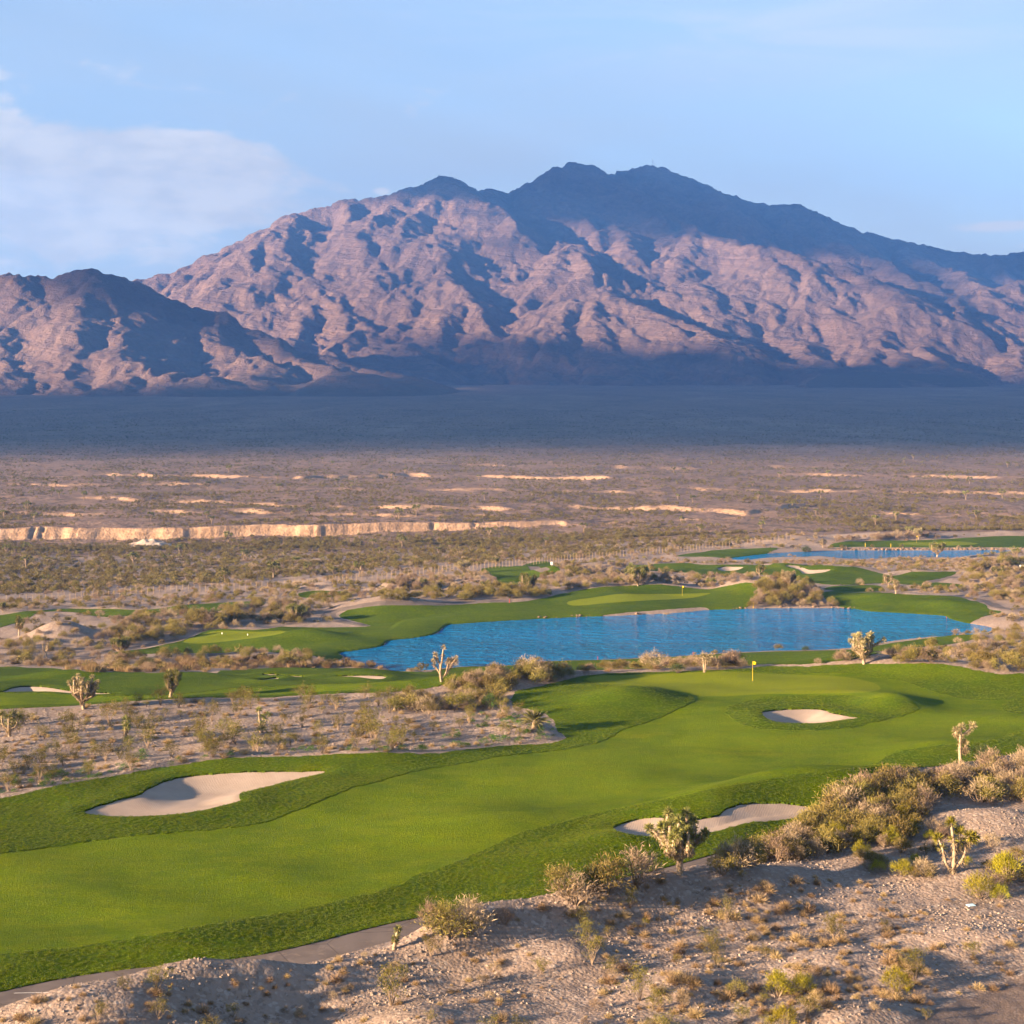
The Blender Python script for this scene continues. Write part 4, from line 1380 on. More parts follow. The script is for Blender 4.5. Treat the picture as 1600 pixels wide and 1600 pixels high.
# ------------------------------------------------------------------ clouds up-sun whose shadows lie on the mountain and the plain
cm, nt, b = mat_base('cloud_white')
b.inputs['Base Color'].default_value = (0.85, 0.85, 0.87, 1)
at = N(nt, 'ShaderNodeAttribute', attribute_name='v')                 # a cloud is thin at its edge and lets some light through
tb = N(nt, 'ShaderNodeBsdfTransparent')
mx = N(nt, 'ShaderNodeMixShader')
nt.links.new(math_node(nt, 'ADD', 0.28, math_node(nt, 'MULTIPLY', at.outputs['Fac'], 0.64)), mx.inputs[0])
nt.links.new(tb.outputs[0], mx.inputs[1])
nt.links.new(b.outputs[0], mx.inputs[2])
nt.links.new(mx.outputs[0], [n for n in nt.nodes if n.type == 'OUTPUT_MATERIAL'][0].inputs['Surface'])


def cloud(outline, alt, thick, seed, label):
    """a flat-based heap cloud over a world outline (x, y at its own height)"""
    P = catmull(outline, 6)
    lo, hi = P.min(0) - 300, P.max(0) + 300
    n = 200
    A, B = np.meshgrid(np.linspace(lo[0], hi[0], n), np.linspace(lo[1], hi[1], n))
    d = sdf(P, A.ravel(), B.ravel(), 900.0).reshape(A.shape)
    d = d + 70 * fbm(A / 520, B / 520, 4, seed) + 130 * fbm(A / 170, B / 170, 3, seed + 9)
    body = sstep(0, 700, -d) * thick
    top = alt + body * (0.75 + 0.5 * fbm(A / 420, B / 420, 4, seed + 5)) + 20
    bot = alt - 0.12 * body
    V = np.vstack([np.stack([A.ravel(), B.ravel(), top.ravel()], 1), np.stack([A.ravel(), B.ravel(), bot.ravel()], 1)])
    ii = (np.arange(n - 1)[:, None] * n + np.arange(n - 1)[None, :]).ravel()
    q = np.stack([ii, ii + 1, ii + n + 1, ii + n], 1)
    ok = (d.ravel()[q] < 0).any(1)
    q = q[ok]
    Q = np.vstack([q, q[:, ::-1] + n * n])
    idx, inv = np.unique(Q, return_inverse=True)
    thin = np.tile(sstep(-20, 330, -d).ravel(), 2)
    o = link('cloud', mesh_np('cloud', V[idx], inv.reshape(Q.shape), [cm], None, True, {'v': thin[idx]}))
    return tag(o, label, 'cloud')


def up_sun(p, alt):
    x, y, z = p
    t = (alt - z) / S.z
    return (x + S.x * t, y + S.y * t)


ALT = 2300.0
edge = [(520, 285), (600, 298), (690, 315), (738, 362), (800, 395), (845, 360), (930, 368), (1010, 392), (1080, 372), (1180, 392), (1290, 410), (1385, 440), (1420, 478), (1500, 478), (1560, 440), (1680, 450)]
pts = [up_sun(p, ALT) for p in far_hit(*zip(*edge))]
back = [up_sun((4200, 7000, 700), ALT), up_sun((4200, 8500, 900), ALT), up_sun((1500, 9000, 1000), ALT), up_sun((-800, 8800, 1000), ALT), up_sun((-1500, 7200, 800), ALT)]
cloud(pts + back, ALT, 260, 71, 'large flat-based cloud shading the summit of the mountain')
near_e = [(-3200, 1150), (-900, 1230), (-420, 1150), (-200, 1290), (-60, 1180), (90, 1330), (220, 1200), (380, 1260), (560, 1110), (900, 1190), (1400, 1110), (3600, 1100), (4300, 2600)]
near_e = [(x, y, float(plain_z(y))) for x, y in near_e]
far_e = far_hit(*zip(*[(1720, 592), (1560, 590), (1400, 583), (1250, 590), (1100, 572), (1000, 560), (880, 568), (800, 545), (700, 530), (620, 535), (560, 570), (500, 585), (400, 612), (250, 600), (100, 610), (-120, 600), (-260, 610)]))
cloud([up_sun(p, ALT + 100) for p in near_e + far_e], ALT + 100, 260, 72, 'broad flat-based cloud shading the far plain')

# ------------------------------------------------------------------ plant builders


class Build:
    def __init__(s):
        s.V, s.T, s.v, s.n = [], [], [], 0

    def add(s, V, T, val):
        V = np.asarray(V, float).reshape(-1, 3)
        s.V.append(V)
        s.T.append(np.asarray(T, int).reshape(-1, 3) + s.n)
        s.v.append(np.broadcast_to(np.asarray(val, float), (len(V),)).copy())
        s.n += len(V)

    def mesh(s, name, mat, smooth_shade=False):
        return mesh_np(name, np.vstack(s.V), np.vstack(s.T), [mat], None, smooth_shade, {'v': np.concatenate(s.v)})


def blades(bld, base, dirs, length, width, r, bend=0.0, val=None):
    """thin pointed leaves: two triangles each, from base along dirs"""
    n = len(base)
    L = np.broadcast_to(length, (n,))[:, None]
    Wd = np.broadcast_to(width, (n,))[:, None]
    side = np.cross(dirs, r.normal(size=(n, 3)))
    side /= np.linalg.norm(side, axis=1)[:, None] + 1e-9
    mid = base + dirs * L * 0.5
    tip = base + dirs * L + np.array([0, 0, -1.0]) * bend * L
    V = np.stack([base - side * Wd * 0.25, mid - side * Wd * 0.5, mid + side * Wd * 0.5, tip], 1)
    i = np.arange(n)[:, None] * 4
    T = np.concatenate([i + np.array([[0, 2, 1]]), i + np.array([[1, 2, 3]])], 0)
    vv = r.random(n) if val is None else np.broadcast_to(val, (n,))
    bld.add(V.reshape(-1, 3), T, np.repeat(vv, 4))


def leaves(bld, pos, size, r, val=None):
    n = len(pos)
    a = r.normal(size=(n, 3))
    a /= np.linalg.norm(a, axis=1)[:, None]
    b_ = np.cross(a, r.normal(size=(n, 3)))
    b_ /= np.linalg.norm(b_, axis=1)[:, None] + 1e-9
    s_ = np.broadcast_to(size, (n,))[:, None]
    V = np.stack([pos - a * s_, pos + b_ * s_ * 0.45, pos + a * s_], 1)
    T = np.arange(n * 3).reshape(-1, 3)
    vv = r.random(n) if val is None else val
    bld.add(V.reshape(-1, 3), T, np.repeat(vv, 3))


def tube(bld, pts, radii, sides=5, val=0.5):
    pts = np.asarray(pts, float)
    radii = np.asarray(radii, float)
    n = len(pts)
    tng = np.gradient(pts, axis=0)
    tng /= np.linalg.norm(tng, axis=1)[:, None] + 1e-9
    ref = np.array([0.31, 0.95, 0.05])
    u = np.cross(tng, ref)
    u /= np.linalg.norm(u, axis=1)[:, None] + 1e-9
    w = np.cross(tng, u)
    a = np.linspace(0, 2 * np.pi, sides, endpoint=False)
    ring = pts[:, None, :] + radii[:, None, None] * (np.cos(a)[None, :, None] * u[:, None, :] + np.sin(a)[None, :, None] * w[:, None, :])
    T = []
    for i in range(n - 1):
        for j in range(sides):
            p, q = i * sides + j, i * sides + (j + 1) % sides
            T += [(p, q, q + sides), (p, q + sides, p + sides)]
    V = np.vstack([ring.reshape(-1, 3), pts[-1] + tng[-1] * radii[-1]])
    k = n * sides
    for j in range(sides):
        T.append(((n - 1) * sides + j, (n - 1) * sides + (j + 1) % sides, k))
    bld.add(V, T, val)


def rand_dirs(n, r, up=0.0):
    d = r.normal(size=(n, 3))
    d /= np.linalg.norm(d, axis=1)[:, None]
    d[:, 2] = np.abs(d[:, 2]) + up
    return d / np.linalg.norm(d, axis=1)[:, None]


def mesh_brush(name, seed, mat, nclump=16, per=75, leaf=0.05, wild_=0.25, spiky=0.3):
    """unit bush about 1 m tall and 1.4 m wide: twiggy clumps of small leaves; returns stems mesh, foliage mesh"""
    r = np.random.default_rng(seed)
    st, fo = Build(), Build()
    for c in range(nclump):
        a, q = r.random() * 2 * np.pi, math.sqrt(r.random())
        top = np.array([0.52 * q * math.cos(a), 0.52 * q * math.sin(a), (0.80 - 0.45 * q * q) * (0.75 + 0.4 * r.random())])
        tube(st, [(top[0] * 0.12, top[1] * 0.12, -0.05), top * np.array([0.6, 0.6, 0.5]) + r.normal(size=3) * 0.03, top], [0.018, 0.012, 0.005], 3)
        cs = 0.15 + 0.09 * r.random()
        pos = top + r.normal(size=(per, 3)) * cs * np.array([0.75, 0.75, 0.6])
        pos[:, 2] = np.abs(pos[:, 2])
        cv = 0.5 + 0.35 * r.normal()
        leaves(fo, pos, leaf * (0.6 + 0.8 * r.random(per)), r, np.clip(cv + 0.22 * r.normal(size=per), 0, 1))
        m = int(per * spiky)
        d = top / (np.linalg.norm(top) + 1e-6) + r.normal(size=(m, 3)) * 0.55
        d[:, 2] = np.abs(d[:, 2]) + 0.2
        d /= np.linalg.norm(d, axis=1)[:, None]
        blades(fo, top + r.normal(size=(m, 3)) * cs * 0.5, d, 0.12 + 0.16 * r.random(m), 0.018, r, 0.1, np.clip(cv + 0.3 + 0.2 * r.normal(size=m), 0, 1))
    return st.mesh(name + '_stems', M['twig']), fo.mesh(name + '_foliage', mat)


def mesh_creosote(name, seed, mat, nst=11, per=26):
    r = np.random.default_rng(seed)
    st, fo = Build(), Build()
    for c in range(nst):
        a, sp = r.random() * 2 * np.pi, 0.15 + 0.5 * r.random()
        L = 0.65 + 0.4 * r.random()
        d = np.array([math.cos(a) * sp, math.sin(a) * sp, 1.0])
        d /= np.linalg.norm(d)
        p0 = np.array([0, 0, -0.04])
        p1 = d * L * 0.5 + r.normal(size=3) * 0.04
        p2 = d * L + r.normal(size=3) * 0.07
        tube(st, [p0, p1, p2], [0.014, 0.010, 0.004], 3)
        for b2 in range(3):
            t = 0.4 + 0.5 * r.random()
            o = p1 * (1 - t) + p2 * t if t > 0.5 else p1
            e = o + (d + r.normal(size=3) * 0.6) * 0.25
            tube(st, [o, e], [0.006, 0.003], 3)
            pos = e + r.normal(size=(per, 3)) * 0.075
            leaves(fo, pos, 0.026 + 0.036 * r.random(per), r)
        pos = p2 + r.normal(size=(per, 3)) * np.array([0.08, 0.08, 0.10])
        leaves(fo, pos, 0.026 + 0.036 * r.random(per), r)
    return st.mesh(name + '_stems', M['twig']), fo.mesh(name + '_foliage', mat)


def mesh_tuft(name, seed, mat, n=230, upright=0.15, length=0.5, width=0.014):
    """hemisphere of fine dry twigs, about 0.5 m high"""
    r = np.random.default_rng(seed)
    fo = Build()
    d = rand_dirs(n, r, upright)
    base = r.normal(size=(n, 3)) * np.array([0.07, 0.07, 0.0])
    blades(fo, base, d, length * (0.6 + 0.5 * r.random(n)), width * (0.7 + r.random(n)), r, 0.08)
    k = n // 2
    d2 = rand_dirs(k, r, upright)
    b2 = d2 * length * (0.35 + 0.4 * r.random(k))[:, None]
    d3 = d2 + r.normal(size=(k, 3)) * 0.5
    d3 /= np.linalg.norm(d3, axis=1)[:, None]
    blades(fo, b2, d3, length * 0.35, width * 0.8, r, 0.0)
    return fo.mesh(name, mat)


def mesh_grassclump(name, seed, mat, n=160, h=1.0):
    r = np.random.default_rng(seed)
    fo = Build()
    d = r.normal(size=(n, 3)) * np.array([0.22, 0.22, 0.0]) + np.array([0, 0, 1.0])
    d /= np.linalg.norm(d, axis=1)[:, None]
    base = r.normal(size=(n, 3)) * np.array([0.28, 0.28, 0.0])
    blades(fo, base, d, h * (0.6 + 0.5 * r.random(n)), 0.03, r, 0.12)
    return fo.mesh(name, mat)


def rosette(bld, c, axis, rad, n, r, width=0.035, low=-0.55, bend=0.0):
    """ball of stiff dagger leaves round a branch tip"""
    d = r.normal(size=(n, 3))
    d /= np.linalg.norm(d, axis=1)[:, None]
    ax = np.asarray(axis, float)
    ax = ax / (np.linalg.norm(ax) + 1e-9)
    k = d @ ax < low
    d[k] -= 2 * (d[k] @ ax)[:, None] * ax
    blades(bld, np.asarray(c) + d * rad * 0.12, d, rad * (0.8 + 0.35 * r.random(n)), width, r, bend)


def joshua(base, height, spec, seed, label, leafmat='joshua', group='Joshua trees', turn=0.0):
    """Joshua tree: trunk and limbs, dagger-leaf crown, shaggy dead-leaf sleeve"""
    r = np.random.default_rng(seed)
    arms = spec.get('arms')
    thick = spec.get('thick', 0.055) * 0.82
    rr = spec.get('ros', 0.115) * spec.get('big', 1.22)
    leafy = min(0.6, spec.get('leafy', 0.25) + 0.08)
    if arms is None:
        fh, n = spec.get('fork', 0.35), spec.get('n', 5)
        sp, tips = spec.get('spread', 0.4), spec.get('tips', 2)
        lean = r.normal(size=2) * 0.04
        arms = [[(0, 0, 0), (lean[0] * .5, lean[1] * .5, fh * .55), (lean[0], lean[1], fh)]]
        a0 = r.random() * 6.28
        for i in range(n):
            a = a0 + i * 2 * np.pi / n + r.normal() * 0.3
            q = sp * (0.55 + 0.5 * r.random())
            zt = 0.80 + 0.2 * r.random() - 0.18 * (q / sp) ** 2
            if 'zlo' in spec:
                f_ = (i + 0.5) / n
                zt = spec['zlo'] + (0.97 - spec['zlo']) * f_
                q = sp * math.sqrt(max(0.03, 1 - ((zt - (spec['zlo'] + 1) / 2 - 0.02) / ((1.06 - spec['zlo']) / 2)) ** 2)) * (0.6 + 0.4 * r.random())
                a = a0 + i * 2.4
            s0 = np.array([lean[0], lean[1], fh * (0.75 + 0.25 * r.random())])
            e = np.array([lean[0] + q * math.cos(a), lean[1] + q * math.sin(a), zt])
            m1 = s0 * 0.45 + e * 0.55 + np.array([0.10 * math.cos(a), 0.10 * math.sin(a), -0.07])
            arms.append([tuple(s0), tuple(m1), tuple(e)])
            for k in range(tips - 1):
                f = m1 + np.array([r.normal() * .12, r.normal() * .12, 0.16 + 0.12 * r.random()])
                arms.append([tuple(m1), tuple((m1 + f) / 2 + r.normal(size=3) * .02), tuple(f)])
    root = bpy.data.objects.new('joshua_tree', None)
    COL.objects.link(root)
    root.empty_display_size = 0.3
    root.location = base
    root.rotation_euler = (0, 0, turn)
    tag(root, label, 'joshua tree', group)
    tr, cr, dd = Build(), Build(), Build()
    h = height
    for ai, arm in enumerate(arms):
        P = np.array([p if len(p) == 3 else (p[0], r.normal() * 0.03 * (i > 0), p[1]) for i, p in enumerate(arm)], float) * h
        if ai == 0:
            P[0, 2] -= 0.15
        Q = catmull3(P, 4)
        first = ai == 0
        r0 = thick * h * (1.0 if first else 0.62)
        r1 = thick * h * (0.62 if first else 0.5)
        rad = np.linspace(r0, r1, len(Q)) * (1 + 0.10 * r.normal(size=len(Q)))
        if first:
            rad[0] *= 1.35
        tube(tr, Q, rad, 7)
        L = np.linalg.norm(np.diff(Q, axis=0), axis=1).sum()
        ax = Q[-1] - Q[-2]
        is_trunk = first and spec.get('arms') is None
        if not is_trunk:
            n = int(spec.get('dens', 80))
            rosette(cr, Q[-1] + ax / (np.linalg.norm(ax) + 1e-9) * 0.03 * h, ax, rr * h, n, r, max(0.015 * h, 0.048))
            # leaves run some way down the arm, the dead ones folded back below them
            for t in np.linspace(0, leafy, max(2, int(leafy * 10))):
                k = max(1, int((len(Q) - 1) * (1 - t)))
                rosette(cr, Q[k], ax, rr * h * 0.92, n // 3, r, max(0.013 * h, 0.042), -0.4, 0.1)
            k = int((len(Q) - 1) * (1 - leafy))
            m = 110
            d = rand_dirs(m, r, 0) * np.array([1, 1, -1.2])
            d /= np.linalg.norm(d, axis=1)[:, None]
            i = np.clip((k + 1 - np.abs(r.normal(size=m)) * 0.45 * len(Q)).astype(int), 0, len(Q) - 1)
            blades(dd, Q[i] + d * r1 * 0.7 + r.normal(size=(m, 3)) * 0.012 * h, d, rr * h * 0.55, 0.011 * h, r, 0.35)
        if spec.get('shag', 0) and first:
            m = int(spec['shag'])
            d = rand_dirs(m, r, 0) * np.array([1, 1, -0.8])
            d /= np.linalg.norm(d, axis=1)[:, None]
            i = r.integers(1, len(Q), m)
            blades(dd, Q[i] + d * r0 * 0.7 + r.normal(size=(m, 3)) * 0.015 * h, d, rr * h * 0.5, 0.011 * h, r, 0.4)
    link('trunk', tr.mesh('joshua_trunk', M['bark'], True), root)
    link('crown', cr.mesh('joshua_crown', M[leafmat]), root)
    if dd.V:
        link('dead_leaves', dd.mesh('joshua_dead_leaves', M['dead']), root)
    return root


def catmull3(P, n):
    Q = np.vstack([2 * P[0] - P[1], P, 2 * P[-1] - P[-2]])
    out = []
    for i in range(len(P) - 1):
        p0, p1, p2, p3 = Q[i], Q[i + 1], Q[i + 2], Q[i + 3]
        for k in range(n):
            t = k / n
            out.append(0.5 * (2 * p1 + (p2 - p0) * t + (2 * p0 - 5 * p1 + 4 * p2 - p3) * t * t + (3 * p1 - p0 - 3 * p2 + p3) * t ** 3))
    return np.array(out + [P[-1]])


def spot(px, py):
    x, y, z = ground_at([px], [py])
    z = height_lookup(x, y)
    return float(x[0]), float(y[0]), float(z[0])


# ------------------------------------------------------------------ Joshua trees: px, py of the foot, height in picture rows
V5 = dict(n=5, fork=0.3, spread=0.32, tips=2)
JT = [
    (1062, 1367, 98, dict(n=17, fork=0.38, spread=0.29, tips=2, zlo=0.46, thick=0.066, ros=0.098, big=1.0, leafy=0.22, dens=110, shag=110), 'joshua', 'dense shaggy Joshua tree standing before the sand bunker beside the cart path'),
    (1488, 1360, 86, dict(arms=[[(0, 0), (.02, .35), (0, .62), (-.03, .90)], [(0, .04), (-.13, .2), (-.19, .45), (-.22, .58)], [(.02, .06), (.19, .3), (.27, .55), (.29, .68)], [(.04, .28), (.12, .5), (.13, .72)], [(.27, .52), (.34, .62), (.36, .66)]], thick=0.046, ros=0.105, leafy=0.2, dens=110), 'joshua_yellow', 'Joshua tree with bare pale arms and yellow-green tips among the brush'),
    (1501, 1194, 64, dict(arms=[[(0, 0), (-.02, .35), (-.03, .66), (.02, .88)], [(-.03, .66), (.15, .80), (.27, .92)], [(-.03, .68), (-.13, .74), (-.12, .82)], [(-.02, .36), (.09, .42), (.10, .50)], [(0, .28), (.10, .32), (.13, .34)]], thick=0.05, ros=0.105, leafy=0.12, dens=80), 'joshua_pale', 'pole-like pale Joshua tree with a small top beside the dark round bush'),
    (690, 1064, 54, dict(arms=[[(0, 0), (-.04, .3), (.02, .68), (.05, .96)], [(-.02, .2), (-.19, .45), (-.22, .60)], [(0, .4), (-.13, .66), (-.17, .76)], [(0, .08), (.2, .35), (.3, .56)], [(.12, .25), (.18, .48), (.2, .60)], [(.28, .5), (.37, .62), (.40, .66)]], thick=0.045, ros=0.085, leafy=0.15, dens=60), 'joshua_pale', 'tall forked Joshua tree with a bare central spike at the pond edge'),
    (131, 1110, 56, dict(n=8, fork=0.22, spread=0.36, tips=3, thick=0.06, ros=0.075, leafy=0.3, dens=60), 'joshua_pale', 'pale many-armed Joshua tree on the edge of the gravel ground'),
    (266, 1091, 42, dict(n=5, fork=0.35, spread=0.22, tips=2, thick=0.08, ros=0.15, leafy=0.5, shag=50), 'joshua', 'stout shaggy Joshua tree in front of the strip fairway'),
    (1350, 1038, 57, dict(n=7, fork=0.25, spread=0.25, tips=3, thick=0.055, ros=0.08, leafy=0.3, dens=60), 'joshua_pale', 'tall pale Joshua tree behind the green, standing against the pond'),
    (1101, 1052, 29, dict(arms=[[(0, 0), (-.05, .4), (-.10, .85)], [(0, .05), (.14, .45), (.28, .85)], [(.02, .1), (.06, .5), (.08, .82)]], thick=0.07, ros=0.15, leafy=0.15), 'joshua_pale', 'short three-stemmed pale Joshua tree behind the putting green'),
    (186, 1029, 35, dict(n=8, fork=0.35, spread=0.45, tips=3, thick=0.055, ros=0.11, leafy=0.1), 'joshua', 'vase-shaped Joshua tree with a wide flat crown by the tee'),
    (73, 1026, 26, dict(n=3, fork=0.4, spread=0.3, tips=1, thick=0.06, ros=0.10, leafy=0.05, dens=30), 'joshua_pale', 'nearly bare forked Joshua tree below the gravel mound'),
    (30, 992, 30, dict(n=4, fork=0.5, spread=0.16, tips=2, thick=0.06, ros=0.13, leafy=0.4), 'joshua', 'slender Joshua tree beside the gravel mound'),
    (461, 971, 29, dict(n=8, fork=0.25, spread=0.42, tips=3, thick=0.06, ros=0.13, leafy=0.3), 'joshua', 'dark round-headed Joshua tree near the path bend'),
    (303, 966, 19, V5, 'joshua', 'small dark Joshua tree in the brush beyond the tee'),
    (195, 1158, 36, dict(arms=[[(0, 0), (.02, .4), (.03, .85)], [(.02, .4), (.10, .5), (.11, .6)]], thick=0.10, ros=0.20, leafy=0.1, shag=70), 'joshua', 'short single-stemmed Joshua tree in the middle of the gravel ground'),
    (15, 1149, 38, dict(n=4, fork=0.3, spread=0.36, tips=1, thick=0.09, ros=0.22, leafy=0.3, shag=40), 'joshua', 'low Joshua tree at the left picture edge on the gravel ground'),
    (408, 1143, 38, dict(arms=[[(0, 0), (-.06, .4), (-.08, .9)], [(0, .05), (.15, .35), (.28, .7)], [(0, .1), (.05, .4), (.07, .6)]], thick=0.07, ros=0.13, leafy=0.3, shag=50), 'joshua', 'three-stemmed Joshua tree on the gravel ground beside the long bunker'),
    (618, 1484, 36, dict(arms=[[(-.08, 0), (0, .4), (.10, .85)], [(.02, .3), (.02, .38), (.0, .42)]], thick=0.11, ros=0.17, leafy=0.08, shag=60), 'joshua', 'leaning stub of a Joshua tree on the foreground mound beside the cart path'),
    (997, 915, 35, dict(n=9, fork=0.2, spread=0.5, tips=3, thick=0.05, ros=0.12, leafy=0.2), 'joshua', 'broad vase-shaped Joshua tree behind the green across the pond'),
    (824, 926, 29, dict(n=7, fork=0.25, spread=0.48, tips=3, thick=0.06, ros=0.14, leafy=0.3), 'joshua', 'wide low Joshua tree in the brush left of the green across the pond'),
    (1015, 891, 14, V5, 'joshua_pale', 'small Joshua tree on the pale rise beside the far turf'),
    (1039, 903, 15, V5, 'joshua', 'small Joshua tree on the slope right of the broad vase-shaped one'),
    (1112, 916, 13, dict(n=5, fork=0.3, spread=0.5, tips=2, ros=0.15), 'joshua', 'squat Joshua tree above the flag of the green across the pond'),
    (1187, 902, 20, V5, 'joshua', 'Joshua tree above the brush clump on the pond bank'),
    (1232, 917, 26, dict(n=8, fork=0.25, spread=0.5, tips=3, ros=0.12), 'joshua_pale', 'broad Joshua tree rising from the brush clump on the pond bank'),
    (1389, 917, 20, dict(n=3, fork=0.3, spread=0.3, tips=2, ros=0.13), 'joshua_pale', 'pale upright Joshua tree between the two far turf patches'),
    (1400, 927, 23, dict(n=3, fork=0.4, spread=0.2, tips=2, ros=0.14), 'joshua_pale', 'Joshua tree just right of the pale upright one'),
    (1464, 871, 25, dict(n=7, fork=0.3, spread=0.42, tips=3, ros=0.12), 'joshua', 'round-headed Joshua tree standing before the far pond'),
    (1586, 872, 18, V5, 'joshua', 'Joshua tree on the brushy hill at the right picture edge'),
    (1568, 874, 13, V5, 'joshua', 'lower Joshua tree on the brushy hill near the far pond end'),
    (1285, 855, 14, V5, 'joshua_pale', 'small Joshua tree left of the stone edging of the far pond'),
    (1420, 836, 15, V5, 'joshua', 'Joshua tree on the skyline of the far putting green'),
    (1435, 842, 19, dict(n=5, fork=0.3, spread=0.3, tips=2, ros=0.13), 'joshua_pale', 'taller Joshua tree behind the far putting green'),
    (1560, 899, 15, dict(n=6, fork=0.2, spread=0.6, tips=2, ros=0.16), 'joshua', 'spreading Joshua tree on the brushy hill above the path'),
    (725, 896, 22, dict(n=6, fork=0.25, spread=0.4, tips=3, ros=0.11), 'joshua_pale', 'pale Joshua tree along the fence'),
    (775, 885, 15, V5, 'joshua', 'dark Joshua tree along the fence above the far turf'),
    (761, 922, 14, dict(n=6, fork=0.2, spread=0.6, tips=2, ros=0.18), 'joshua', 'low spreading Joshua tree above the long dark hedge of brush'),
    (662, 917, 15, V5, 'joshua', 'small Joshua tree behind the low gravel rise'),
    (4, 957, 17, V5, 'joshua', 'dark Joshua tree at the left end of the fence'),
]
FEET = []
for i, (px, py, hp, spec, lm, lab) in enumerate(JT):
    x, y, z = spot(px, py)
    FEET.append((x, y))
    joshua((x, y, z), hp / F * y, spec, 300 + i, lab, lm)

lap('joshua')
# ------------------------------------------------------------------ shrubs
LIB = {}


def lib(kind):
    if kind in LIB:
        return LIB[kind]
    out = []
    for k in range(4):
        nm = kind + '_plant'
        sd = 1000 + 37 * k + sum(map(ord, kind))
        if kind == 'brush':
            out.append(mesh_brush(nm, sd, M['brush'], 17, 70))
        elif kind == 'drybrush':
            out.append(mesh_brush(nm, sd, M['drybrush'], 15, 55, 0.04, 0.3, 0.8))
        elif kind == 'yellow':
            out.append(mesh_brush(nm, sd, M['yellow'], 18, 50, 0.035, 0.2, 1.2))
        elif kind == 'dark':
            out.append(mesh_brush(nm, sd, M['dark'], 20, 80, 0.045, 0.2, 0.2))
        elif kind == 'weed':
            out.append(mesh_brush(nm, sd, M['weed'], 10, 45, 0.06, 0.2, 0.2))
        elif kind == 'creosote':
            out.append(mesh_creosote(nm, sd, M['creosote']))
        elif kind == 'tuft':
            out.append((None, mesh_tuft(nm, sd, M['tuft'])))
        elif kind == 'golden':
            out.append((None, mesh_grassclump(nm, sd, M['golden'])))
    LIB[kind] = out
    return out


NAMES = dict(brush='brush_bush', drybrush='dry_bush', yellow='yellow_bush', dark='dark_bush', weed='weed_clump', creosote='creosote_bush', tuft='dry_tuft', golden='golden_grass_clump')
CATS = dict(brush='bush', drybrush='bush', yellow='bush', dark='bush', weed='weed', creosote='bush', tuft='dry tuft', golden='grass clump')
COUNT = {}


def shrub(kind, x, y, z, size, label, group=None, wide=1.0, parts=True, seed=None):
    st, fo = lib(kind)[rng.integers(4) if seed is None else seed % 4]
    rz = rng.random() * 6.283
    sc = (size * wide, size * wide, size)
    COUNT[kind] = COUNT.get(kind, 0) + 1
    if st is not None and parts:
        root = link(NAMES[kind], st, None, (x, y, z), rz, sc)
        link('foliage', fo, root)
    else:
        root = link(NAMES[kind], fo, None, (x, y, z), rz, sc)
    return tag(root, label, CATS[kind], group)


def inside(poly, x, y):
    return sdf(np.asarray(poly, float), np.asarray(x, float), np.asarray(y, float), 50.0) < 0


def free(x, y, margin=0.25):
    """true where wild plants may stand: off turf, sand, path and water"""
    k = np.ones(len(x), bool)
    for key in W:
        if key.startswith(('t_', 'p_', 'b_')) or key in ('rough1', 'pond1', 'pond2', 'beach'):
            k &= sdf(W[key], x, y, 4.0) > margin
    return k & ~((sdf(W['pond2'], x, y, 18.0) < 15.0) & (y < 409))          # the near bank of the far pond is bare


def fill(px_poly, n, margin=0.25, world=True, keep=None):
    """n random free places inside a picture outline, even over the ground (world) or over the picture"""
    P = np.asarray(px_poly, float)
    lo, hi = P.min(0), P.max(0)
    got = []
    tries = 0
    total = 0
    while total < n and tries < 12:
        tries += 1
        m = max(3 * n, 60)
        q = np.stack([lo[0] + rng.random(m) * (hi[0] - lo[0]), lo[1] + rng.random(m) * (hi[1] - lo[1])], 1)
        q = q[inside(P, q[:, 0], q[:, 1])]
        if len(q) == 0:
            continue
        x, y, z = ground_at(q[:, 0], q[:, 1])
        k = free(x, y, margin)
        x, y = x[k], y[k]
        got.append(np.stack([x, y, height_lookup(x, y)], 1))
        total += len(x)
    if not got:
        return np.zeros((0, 3))
    return np.vstack(got)[:n]


